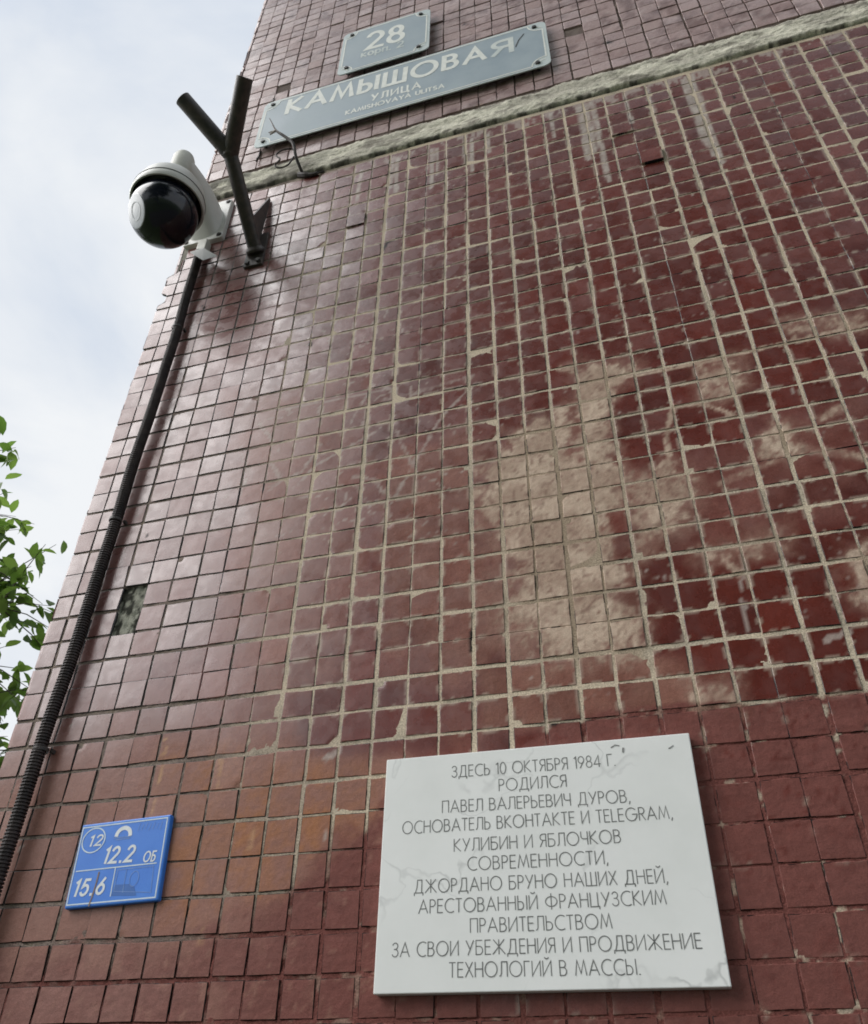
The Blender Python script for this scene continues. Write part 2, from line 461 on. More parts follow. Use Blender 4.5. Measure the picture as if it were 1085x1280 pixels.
def tile_colour(x, z, r1, r2, r3, upper, ed=None):
    """albedo rgb + gloss of the glazed squares; r1..r3 are one random number per square"""
    m = wear(x, z)
    n1 = vnoise(x, z, 30, 91, 4)
    n2 = vnoise(x, z, 150, 92, 3)
    base = np.stack([0.114 + 0 * x, 0.0172 + 0 * x, 0.0098 + 0 * x], -1) * (0.72 + 0.5 * r1 + 0.35 * (n1 - 0.5))[..., None]
    gloss = 0.98 - 0.45 * r2 * r2
    dull = np.clip(0.62 * m['LEFT'] + 0.25 * (r3 > 0.82) + 0.20 * (n1 - 0.45) * 2 + 0.13 * m['HAZE'] + 0.85 * m['DU'] * (0.6 + 0.8 * n1), 0, 1) * (1 - 0.9 * m['CL'])
    dullc = mixc(np.stack([0.235 + 0 * x, 0.106 + 0 * x, 0.094 + 0 * x], -1), (0.235, 0.105, 0.076), m['DU'])
    base = mixc(base, 0, 0) * (1 - dull[..., None]) + dullc * (0.84 + 0.32 * r2)[..., None] * dull[..., None]
    gloss = gloss * (1 - 0.25 * dull - 0.35 * m['DU']) * (0.62 + 0.38 * m['LEFT'])
    foot = sstep(2.17, 1.93, z + 0.10 * (n1 - 0.5)) * sstep(0.36, 0.16, x)
    base = mixc(base, (0.285, 0.140, 0.104), 0.85 * foot * (1 - m['CL']))
    gloss = gloss * (1 - 0.75 * foot * (1 - m['CL']))
    o = m['OR'] * sstep(0.30, 0.75, n1 * 0.6 + n2 * 0.4) * (0.4 + 0.9 * r2)
    base = mixc(base, (0.34, 0.145, 0.062), np.clip(o, 0, 1))
    base = mixc(base, (0.50, 0.30, 0.17), m['OL'] * sstep(.25, .6, n2))
    gloss = gloss * (1 - 0.7 * np.clip(o + m['OL'], 0, 1))
    base = mixc(base, (0.42, 0.35, 0.31), sstep(0.15, 0.6, m['SC'] + 0.5 * (n2 - 0.5)) * sstep(0, .1, m['SC']) * 0.75)
    base = mixc(base, (0.52, 0.475, 0.42), np.clip(m['DR'] * (0.55 + 0.6 * n2), 0, .9))
    gloss = gloss * (1 - 0.6 * np.maximum(m['SC'], m['DR']))
    n3 = vnoise(x, z, 75, 94, 4)
    if ed is not None and not upper:
        ex = vnoise(x, z, 70, 97, 3)
        lim = 0.0042 * sstep(0.42, 0.75, ex) * (1 - m['LEFT']) * (1 - foot)
        base = mixc(base, (0.36, 0.28, 0.22), 0.75 * sstep(lim, lim * 0.4, ed) * (lim > 0.0004))
    pl = sstep(0.40, 0.66, m['PL'] + 0.75 * (n3 - 0.5) + 0.35 * (n2 - 0.5)) * sstep(0.02, 0.12, m['PL']) * (0.72 + 0.28 * m['PL'])
    n4 = vnoise(x, z, 420, 98, 2)
    veil = np.clip(m['PL'] * (0.45 + 1.0 * n3) + 0.5 * (n4 - 0.5) * m['PL'], 0, 0.88)
    base = mixc(base, (0.33, 0.190, 0.145), veil)
    pl = np.clip(0.76 * pl * (0.40 + 1.1 * n4) + 0.22 * m['PL'] * n3, 0, 0.90)
    plc = mixc(mixc(np.stack([0.42 + 0 * x, 0.312 + 0 * x, 0.235 + 0 * x], -1), (0.60, 0.475, 0.365), sstep(.35, .7, n1)), (0.20, .12, .09), 0.8 * sstep(.55, .8, n2))
    base = mixc(base, 0, 0) * (1 - pl[..., None]) + plc * pl[..., None]
    gloss = gloss * (1 - pl)
    pt = m['PT'] * (1 - 0.9 * sstep(0.60, 0.66, vnoise(x, z, 26, 95, 4)) * (0.85 * sstep(0.02, -0.12, x) + 0.25))
    pt = pt * (1 - 0.6 * sstep(0.70, 0.74, vnoise(x, z, 95, 99, 3)))
    base = mixc(base, (0.012, 0.011, 0.010), sstep(.3, .7, m['DK']))
    gloss = gloss * (1 - m['DK'])
    brush = vnoise(x * 0.25, z, 260, 96, 2)
    ptc = mixc(np.stack([0.176 + 0 * x, 0.063 + 0 * x, 0.052 + 0 * x], -1), (0.250, 0.122, 0.102), sstep(0.15, -0.25, x) * (0.4 + 0.9 * n1))
    base = base * (1 - pt[..., None]) + ptc * pt[..., None] * (1 - 0.16 * pt * (brush - 0.5) * 2)[..., None]
    gloss = gloss * (1 - 0.72 * pt)
    if upper:
        base = mixc(base, (0.43, 0.315, 0.30), 0.80 + 0.4 * (r1 - 0.5))
        base = mixc(base, (0.15, 0.085, 0.078), 0.75 * sstep(0.48, 0.66, n1) * sstep(.35, .6, n2 + .3 * r3))
        base = mixc(base, (0.45, 0.36, 0.34), 0.5 * sstep(0.6, 0.75, n2))
        base = mixc(base, (0.012, 0.011, 0.010), sstep(.3, .7, m['DK']))
        gloss = gloss * 0 + 0.50 * (1 - 0.6 * r2)
    return np.concatenate([np.clip(base, 0.004, 0.9), gloss[..., None]], -1)

def attr_nodes(mat_name):
    m = bpy.data.materials.new(mat_name)
    m.use_nodes = True
    n, l = m.node_tree.nodes, m.node_tree.links
    b = n['Principled BSDF']
    a = n.new('ShaderNodeAttribute')
    a.attribute_name = 'wear'
    t = n.new('ShaderNodeTexCoord')
    return m, n, l, b, a, t

def tile_material():
    m, n, l, b, a, t = attr_nodes('glazed_tile')
    z = n.new('ShaderNodeTexNoise')
    z.inputs['Scale'].default_value = 900
    z.inputs['Detail'].default_value = 5
    l.new(t.outputs['Object'], z.inputs['Vector'])
    mr = n.new('ShaderNodeMapRange')
    mr.inputs[1].default_value = 0.3; mr.inputs[2].default_value = 0.7
    mr.inputs[3].default_value = 0.82; mr.inputs[4].default_value = 1.18
    l.new(z.outputs['Fac'], mr.inputs[0])
    mx = n.new('ShaderNodeMix'); mx.data_type = 'RGBA'; mx.blend_type = 'MULTIPLY'
    mx.inputs[0].default_value = 1.0
    l.new(a.outputs['Color'], mx.inputs[6])
    sm = n.new('ShaderNodeMapping'); sm.inputs['Scale'].default_value = (210, 210, 80)
    l.new(t.outputs['Object'], sm.inputs[0])
    zs = n.new('ShaderNodeTexNoise'); zs.inputs['Scale'].default_value = 1.0; zs.inputs['Detail'].default_value = 5
    l.new(sm.outputs[0], zs.inputs['Vector'])
    ms = n.new('ShaderNodeMapRange')
    ms.inputs[1].default_value = 0.3; ms.inputs[2].default_value = 0.7
    ms.inputs[3].default_value = 0.94; ms.inputs[4].default_value = 1.06
    l.new(zs.outputs['Fac'], ms.inputs[0])
    mm = n.new('ShaderNodeMath'); mm.operation = 'MULTIPLY'
    l.new(mr.outputs[0], mm.inputs[0]); l.new(ms.outputs[0], mm.inputs[1])
    cmb = n.new('ShaderNodeCombineColor')
    for i in range(3):
        l.new(mm.outputs[0], cmb.inputs[i])
    l.new(cmb.outputs[0], mx.inputs[7])
    l.new(mx.outputs[2], b.inputs['Base Color'])
    b.inputs['Roughness'].default_value = 0.62
    b.inputs['Specular IOR Level'].default_value = 0.12
    l.new(a.outputs['Alpha'], b.inputs['Coat Weight'])
    b.inputs['Coat IOR'].default_value = 1.84
    # roughness of the glaze: smooth with smears
    z3 = n.new('ShaderNodeTexNoise'); z3.inputs['Scale'].default_value = 38; z3.inputs['Detail'].default_value = 6
    l.new(t.outputs['Object'], z3.inputs['Vector'])
    r2 = n.new('ShaderNodeMapRange')
    r2.inputs[1].default_value = 0.35; r2.inputs[2].default_value = 0.7
    r2.inputs[3].default_value = 0.20; r2.inputs[4].default_value = 0.40
    l.new(z3.outputs['Fac'], r2.inputs[0])
    l.new(r2.outputs[0], b.inputs['Coat Roughness'])
    # relief: fine grain, long ripples of the glaze
    z2 = n.new('ShaderNodeTexNoise'); z2.inputs['Scale'].default_value = 55; z2.inputs['Detail'].default_value = 3
    l.new(t.outputs['Object'], z2.inputs['Vector'])
    bp = n.new('ShaderNodeBump'); bp.inputs['Strength'].default_value = 0.30; bp.inputs['Distance'].default_value = 0.0009
    l.new(z2.outputs['Fac'], bp.inputs['Height'])
    bp2 = n.new('ShaderNodeBump'); bp2.inputs['Strength'].default_value = 0.35; bp2.inputs['Distance'].default_value = 0.0006
    l.new(z.outputs['Fac'], bp2.inputs['Height'])
    l.new(bp.outputs[0], bp2.inputs['Normal'])
    m4 = n.new('ShaderNodeMapping'); m4.inputs['Scale'].default_value = (80, 80, 95)
    l.new(t.outputs['Object'], m4.inputs[0])
    z4 = n.new('ShaderNodeTexNoise'); z4.inputs['Scale'].default_value = 1.0; z4.inputs['Detail'].default_value = 7; z4.inputs['Roughness'].default_value = .62
    l.new(m4.outputs[0], z4.inputs['Vector'])
    inv = n.new('ShaderNodeMapRange'); inv.inputs[1].default_value = 0.25; inv.inputs[2].default_value = 0.6
    inv.inputs[3].default_value = 0.40; inv.inputs[4].default_value = 0.0
    l.new(a.outputs['Alpha'], inv.inputs[0])
    bp4 = n.new('ShaderNodeBump'); bp4.inputs['Distance'].default_value = 0.0035
    l.new(inv.outputs[0], bp4.inputs['Strength'])
    l.new(z4.outputs['Fac'], bp4.inputs['Height'])
    l.new(bp2.outputs[0], bp4.inputs['Normal'])
    l.new(bp4.outputs[0], b.inputs['Normal'])
    l.new(bp.outputs[0], b.inputs['Coat Normal'])
    return m

def mortar_material():
    m, n, l, b, a, t = attr_nodes('cement_mortar')
    z = n.new('ShaderNodeTexNoise'); z.inputs['Scale'].default_value = 420; z.inputs['Detail'].default_value = 7
    l.new(t.outputs['Object'], z.inputs['Vector'])
    mr = n.new('ShaderNodeMapRange')
    mr.inputs[1].default_value = 0.3; mr.inputs[2].default_value = 0.7
    mr.inputs[3].default_value = 0.62; mr.inputs[4].default_value = 1.25
    l.new(z.outputs['Fac'], mr.inputs[0])
    mx = n.new('ShaderNodeMix'); mx.data_type = 'RGBA'; mx.blend_type = 'MULTIPLY'
    mx.inputs[0].default_value = 1.0
    l.new(a.outputs['Color'], mx.inputs[6])
    cmb = n.new('ShaderNodeCombineColor')
    for i in range(3):
        l.new(mr.outputs[0], cmb.inputs[i])
    l.new(cmb.outputs[0], mx.inputs[7])
    l.new(mx.outputs[2], b.inputs['Base Color'])
    b.inputs['Roughness'].default_value = 0.92
    b.inputs['Specular IOR Level'].default_value = 0.2
    bp = n.new('ShaderNodeBump'); bp.inputs['Strength'].default_value = 0.8; bp.inputs['Distance'].default_value = 0.0015
    l.new(z.outputs['Fac'], bp.inputs['Height'])
    l.new(bp.outputs[0], b.inputs['Normal'])
    return m

M_TILE = tile_material()
M_MORTAR = mortar_material()

# ------------------------------------------------------------------ the tiled wall
CP, RP, Z0 = 0.05, 0.0485, 2.0            # pitch of the columns and rows; joint row 0 is at z = 2
wall = thing('tiled_wall', 'end wall of a building faced in small square red brown tiles, stained, chipped and half painted over', 'wall', (1.0, 0.05, 0))

def joint_lines(n0, n1, pitch, org, wide, thin_idx, seed, wander):
    """position and half width of every joint line"""
    g = np.random.default_rng(seed)
    k = np.arange(n0, n1 + 1)
    pos = org + k * pitch + g.normal(0, wander, len(k))
    hw = np.full(len(k), wide / 2) * g.uniform(0.75, 1.2, len(k))
    if wide > 0.0051:                     # the old pointing at the left end is tighter
        hw = hw * np.where(k < 0, 0.55, np.where(k < 2, 0.8, 1.0))
    for t in thin_idx:
        if n0 <= t <= n1:
            hw[t - n0] = 0.0007
    return k, pos, hw

def tile_grid(name, c0, c1, r0, r1, n, org_x, org_z, seed, wide_v, wide_h, thin_c, thin_r, skip, tilt, upper, ybase=0.0, jut=0.00030, mapper=None, cut=True):
    g = np.random.default_rng(seed)
    kc, px, hx = joint_lines(c0, c1, CP, org_x, wide_v, thin_c, seed + 1, 0.0006)
    kr, pz, hz = joint_lines(r0, r1, RP, org_z, wide_h, thin_r, seed + 2, 0.0006)
    C, Rr = np.meshgrid(np.arange(c1 - c0), np.arange(r1 - r0), indexing='ij')
    C, Rr = C.ravel(), Rr.ravel()
    keep = np.array([(c + c0, r + r0) not in skip for c, r in zip(C, Rr)])
    C, Rr = C[keep], Rr[keep]
    T = len(C)
    j = lambda s: g.normal(0, s, T)
    # a wandering offset of whole rows inside each column sheet
    sheet = (C + c0 + 30) // 5
    row_off = np.random.default_rng(seed + 5).normal(0, 0.0007, (60, 400))[sheet % 60, (Rr + 100) % 400]
    col_off = np.random.default_rng(seed + 6).normal(0, 0.0007, (60, 400))[((Rr + 200) // 6) % 60, C % 400]
    xl, xr = px[C] + hx[C] + col_off, px[C + 1] - hx[C + 1] + col_off
    zl, zr = pz[Rr] + hz[Rr] + row_off, pz[Rr + 1] - hz[Rr + 1] + row_off
    q = 0.0005
    X00, X10, X11, X01 = xl + j(q), xr + j(q), xr + j(q), xl + j(q)
    Zz00, Zz10, Zz11, Zz01 = zl + j(q), zl + j(q), zr + j(q), zr + j(q)
    e = 0.016
    core = np.concatenate([[e], np.linspace(e + 0.008, 1 - e - 0.008, n), [1 - e]]) if n > 1 else np.array([e, e + 0.01, 1 - e - 0.01, 1 - e])
    n = len(core)
    u = np.concatenate([[0, 0], core, [1, 1]])
    dep = np.concatenate([[0.007, 0.00045], np.zeros(n), [0.00045, 0.007]])
    N = len(u)
    U, V = np.meshgrid(u, u, indexing='ij')
    D = np.maximum.outer(dep, np.zeros(N)); D = np.maximum(D, dep[None, :])
    b = lambda a, bb, c, d: (a[:, None, None] * ((1 - U) * (1 - V)) + bb[:, None, None] * (U * (1 - V)) + c[:, None, None] * (U * V) + d[:, None, None] * ((1 - U) * V))
    X, Z = b(X00, X10, X11, X01), b(Zz00, Zz10, Zz11, Zz01)
    tx, tz, ty = j(tilt), j(tilt), j(jut)
    loose = g.random(T) > 0.988
    ty = np.where(loose & upper, ty - 0.004, ty)
    for (jc, jr, jy) in JUT:
        ty = np.where((C + c0 == jc) & (Rr + r0 == jr) & (not upper) & (n > 6), ty + jy, ty)
    Y = ybase + ty[:, None, None] + (tx[:, None, None] * (U - .5) + tz[:, None, None] * (V - .5)) * CP + D - 0.00015 * np.sin(pi * U) * np.sin(pi * V)
    # chipped corners
    chip = np.where(g.random(T) < 0.09, g.uniform(0.003, 0.011, T), -1.0)
    cu, cv = g.integers(0, 2, T), g.integers(0, 2, T)
    cd = np.hypot((U[None] - cu[:, None, None]) * 0.045, (V[None] - cv[:, None, None]) * 0.044) + 0.006 * (vnoise(X, Z, 230, seed + 3, 3) - 0.5)
    cm = sstep(0.0006, -0.0006, cd - chip[:, None, None]) * (chip[:, None, None] > 0)
    Y = Y + 0.0016 * cm
    # ragged arrises
    rim = (D > 0.0002)
    X = X + rim * (vnoise(X, Z, 180, seed, 2) - 0.5) * 0.0016
    Z = Z + rim * (vnoise(X, Z, 180, seed + 9, 2) - 0.5) * 0.0016
    if cut:
        X = np.maximum(X, edge_x(Z))
    one = np.ones((1, N, N))
    rnd = [g.random(T)[:, None, None] * one for _ in range(3)]
    # neighbours in a column tend to share a batch
    batch = np.random.default_rng(seed + 8).random((500, 400))[C % 500, (Rr // 7) % 400]
    rnd[0] = 0.7 * rnd[0] + 0.3 * batch[:, None, None] * one
    ed = np.minimum(np.minimum(U, 1 - U), np.minimum(V, 1 - V))[None] * 0.045 * one
    col = tile_colour(X, Z, rnd[0], rnd[1], rnd[2], upper, ed if n > 6 else None)
    cm = cm * (0.35 + 0.65 * (Z > 1.99))
    chc = np.array([0.29, 0.20, 0.155, 0.05])
    col = col * (1 - 0.8 * cm[..., None]) + chc * 0.8 * cm[..., None]
    idx = np.arange(T * N * N).reshape(T, N, N)
    F = np.stack([idx[:, :-1, :-1], idx[:, 1:, :-1], idx[:, 1:, 1:], idx[:, :-1, 1:]], -1).reshape(-1, 4)
    P = np.stack([X, Y, Z], -1).reshape(-1, 3)
    if mapper:
        P = mapper(P)
    return P, F, col.reshape(-1, 4)

def join(parts):
    off, Vs, Fs, Cs = 0, [], [], []
    for P, F, Cc in parts:
        Vs.append(P); Fs.append(F + off); Cs.append(Cc)
        off += len(P)
    return np.concatenate(Vs), np.concatenate(Fs), np.concatenate(Cs)

JUT = [(14, 26, -0.007), (0, 27, -0.004), (13, 29, -0.003), (5, 30, -0.002)]
SKIP = {(-7, 5), (-7, 6), (-10, 28), (-10, 29), (-10, 30), (-10, 31), (-10, 32)}
THIN_C = (4, 14, 20, 26)
THIN_R = (-3, 3, 8, 17, 18, 22, 27)
parts = [
    tile_grid('lower', -10, 28, -9, 33, 10, 0.0, Z0, 100, 0.0053, 0.0046, THIN_C, THIN_R, SKIP, 0.011, False, -0.0007),
    tile_grid('upper', -10, 40, 0, 62, 5, -0.012, 3.724, 200, 0.0036, 0.0030, (), (), {(3, 12), (12, 5), (-6, 9)}, 0.013, True, -0.001, 0.0006),
    tile_grid('far right', 28, 90, -40, 33, 1, 0.0, Z0, 300, 0.005, 0.0036, (), (), set(), 0.010, False),
    tile_grid('foot', -10, 28, -40, -9, 1, 0.0, Z0, 400, 0.005, 0.0036, (), (), set(), 0.010, False),
    tile_grid('far upper', 40, 90, 0, 62, 1, -0.012, 3.724, 500, 0.0036, 0.003, (), (), set(), 0.02, True, -0.001),
    tile_grid('return', 0, 40, -40, 33, 1, 0.0, Z0, 600, 0.005, 0.0036, (), (), set(), 0.010, False, cut=False,
              mapper=lambda P: np.stack([-0.4855 + P[:, 1], 0.010 + P[:, 0], P[:, 2]], -1)),
    tile_grid('return upper', 0, 40, 0, 62, 1, 0.0, 3.724, 700, 0.0036, 0.003, (), (), set(), 0.020, True, cut=False,
              mapper=lambda P: np.stack([-0.4855 + P[:, 1], 0.010 + P[:, 0], P[:, 2]], -1)),
]
# the side return is turned, so its faces are flipped
for i in (5, 6):
    P, F, Cc = parts[i]
    parts[i] = (P, F[:, ::-1], Cc)
P, F, Cc = join(parts)
shift(mesh_np('tile_facing', P, F, M_TILE, wall, smooth=True, attrs={'wear': Cc}))

# mortar bed: one relief sheet behind the squares
def mortar_sheet(xs, zs, lower):
    X, Z = np.meshgrid(xs, zs, indexing='ij')
    X = np.maximum(X, edge_x(Z) + 0.0015)
    m = wear(X, Z)
    n1 = vnoise(X, Z, 25, 131, 4)
    n2 = vnoise(X, Z, 170, 132, 3)
    light = mixc(np.stack([0.62 + 0 * X, 0.52 + 0 * X, 0.39 + 0 * X], -1), (0.50, 0.43, 0.33), sstep(.4, .7, n1))
    dark = np.stack([0.215 + 0 * X, 0.170 + 0 * X, 0.145 + 0 * X], -1) * (0.7 + 0.8 * n1)[..., None]
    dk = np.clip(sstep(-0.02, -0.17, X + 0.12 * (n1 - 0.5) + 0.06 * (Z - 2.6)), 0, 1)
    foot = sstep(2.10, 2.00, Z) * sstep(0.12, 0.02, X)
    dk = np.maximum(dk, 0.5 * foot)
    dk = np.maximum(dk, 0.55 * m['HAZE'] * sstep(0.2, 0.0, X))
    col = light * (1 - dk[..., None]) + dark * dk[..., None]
    col = mixc(col, (0.30, 0.25, 0.19), 0.75 * dk * sstep(0.58, 0.70, n2))
    pt = m['PT'] * (1 - sstep(0.60, 0.70, vnoise(X, Z, 60, 133, 3)) * (0.25 + 0.65 * sstep(0.5, 0.75, X)))
    col = mixc(col, (0.185, 0.066, 0.055), pt)
    col = mixc(col, (0.36, 0.28, 0.20), m['PL'])
    depth = 0.0001 + 0.0008 * dk + 0.0001 * m['PT'] + (0.0022 * (n2 - 0.5) + 0.0030 * (vnoise(X, Z, 105, 134, 3) - 0.5) * np.maximum(m['PT'], 0.5 * dk)) * (0.4 + 0.6 * np.maximum(dk, m['PT'])) + 0.002 * (n1 - 0.5)
    depth = np.maximum(depth, 0.0002)
    depth = depth * (1 - 0.55 * sstep(0.5, 0.9, m['PL']))
    if not lower:
        col = mixc(np.stack([0.15 + 0 * X, 0.115 + 0 * X, 0.10 + 0 * X], -1), (0.28, 0.23, 0.20), sstep(.5, .75, n1))
        depth = 0.0025 + 0.002 * (n2 - 0.5)
    hole = np.maximum(((X > -0.352) & (X < -0.298) & (Z > 2.240) & (Z < 2.342)) * 1.0, (X < -0.440) * (Z > 3.35) * (Z < 3.62) * 1.0)
    grey = mixc(np.stack([0.34 + 0 * X, 0.34 + 0 * X, 0.28 + 0 * X], -1), (0.045, 0.045, 0.036), sstep(0.46, 0.60, vnoise(X, Z * 0.5, 150, 140, 3)))
    col = mixc(col, 0, 0) * (1 - hole[..., None]) + grey * hole[..., None]
    depth = np.where(hole > 0.5, 0.0062 + 0.007 * (vnoise(X, Z * .6, 150, 140, 3) - 0.5), depth)
    V = np.stack([X, depth, Z], -1).reshape(-1, 3)
    nx, nz_ = X.shape
    idx = np.arange(nx * nz_).reshape(nx, nz_)
    F = np.stack([idx[:-1, :-1], idx[1:, :-1], idx[1:, 1:], idx[:-1, 1:]], -1).reshape(-1, 4)
    return V, F, np.concatenate([np.clip(col, .01, .9), np.ones(X.shape + (1,))], -1).reshape(-1, 4)
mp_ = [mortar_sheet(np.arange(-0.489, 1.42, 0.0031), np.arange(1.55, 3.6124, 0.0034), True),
       mortar_sheet(np.arange(-0.489, 2.0, 0.012), np.arange(3.715, 6.76, 0.012), False),
       mortar_sheet(np.array([1.416, 4.5]), np.arange(0.05, 3.61, 0.05), True),
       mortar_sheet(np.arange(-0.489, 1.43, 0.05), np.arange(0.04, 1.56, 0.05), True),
       mortar_sheet(np.array([1.99, 4.5]), np.arange(3.715, 6.76, 0.1), False)]
P, F, Cc = join(mp_)
shift(mesh_np('mortar_bed', P, F, M_MORTAR, wall, smooth=True, attrs={'wear': Cc}))

# horizontal panel joint: a lumpy band of cement
def seam_band():
    xs = np.arange(-0.489, 4.5, 0.004)
    vs = np.linspace(0, 1, 34)
    Xs, Vv = np.meshgrid(xs, vs, indexing='ij')
    zb = 3.610 + 0.016 * (vnoise(Xs, Xs * 0, 16, 151, 4) - 0.5) + 0.006 * (vnoise(Xs, Xs * 0, 90, 152, 2) - 0.5)
    zt = 3.717 + 0.020 * (vnoise(Xs, Xs * 0 + 9, 14, 153, 4) - 0.5) + 0.008 * (vnoise(Xs, Xs * 0 + 9, 90, 154, 2) - 0.5)
    Z = zb + (zt - zb) * Vv
    X = np.maximum(Xs, edge_x(Z) + 0.001)
    prof = np.interp(Vv, [0, .03, .08, .3, .55, .8, .95, 1], [.012, .002, -.007, -.009, -.005, -.0055, -.002, .010])
    rel = 0.007 * (vnoise(X * 0.35, Z, 40, 155, 4) - 0.5) + 0.004 * (vnoise(X, Z, 160, 156, 3) - 0.5)
    Y = prof + rel
    n1 = vnoise(X * 0.5, Z, 24, 157, 4); n2 = vnoise(X, Z, 120, 158, 3)
    col = mixc(np.stack([0.70 + 0 * X, 0.67 + 0 * X, 0.55 + 0 * X], -1), (0.50, 0.47, 0.39), sstep(.40, .64, n1))
    col = mixc(col, (0.50, 0.47, 0.38), 0.8 * sstep(.6, .8, n2))
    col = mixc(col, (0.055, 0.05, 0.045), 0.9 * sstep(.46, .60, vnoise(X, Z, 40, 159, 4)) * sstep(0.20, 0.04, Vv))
    ck = np.abs(vnoise(X * 0.5, Z, 30, 163, 3) - 0.5)
    col = mixc(col, (0.05, 0.046, 0.04), 0.8 * sstep(.010, .002, ck) * sstep(.45, .6, vnoise(X, Z, 9, 164, 2)))
    col = mixc(col, (0.15, 0.13, 0.11), 0.6 * sstep(.55, .7, vnoise(X * .4, Z, 70, 165, 3)))
    col = mixc(col, (0.11, 0.105, 0.09), 0.7 * sstep(0.1, -0.35, X) * sstep(.35, .6, vnoise(X, Z, 30, 160, 4)))
    idx = np.arange(X.size).reshape(X.shape)
    F = np.stack([idx[:-1, :-1], idx[1:, :-1], idx[1:, 1:], idx[:-1, 1:]], -1).reshape(-1, 4)
    return np.stack([X, Y, Z], -1).reshape(-1, 3), F, np.concatenate([col, np.ones(X.shape + (1,))], -1).reshape(-1, 4)
P, F, Cc = seam_band()
shift(mesh_np('cement_seam', P, F, M_MORTAR, wall, smooth=True, attrs={'wear': Cc}))
M_CORE = noisy('rough_concrete', (0.20, 0.19, 0.16), (0.30, 0.28, 0.24), 14, 0.95, bump=0.6, bscale=90)
MB().box(-0.455, 4.5, 0.013, 3.0, 0.0, 6.75).build('concrete_core', M_CORE, wall)
MB().box(-0.4775, -0.456, 0.0135, 2.05, 0.02, 6.74).build('render_coat', M_CORE, wall)

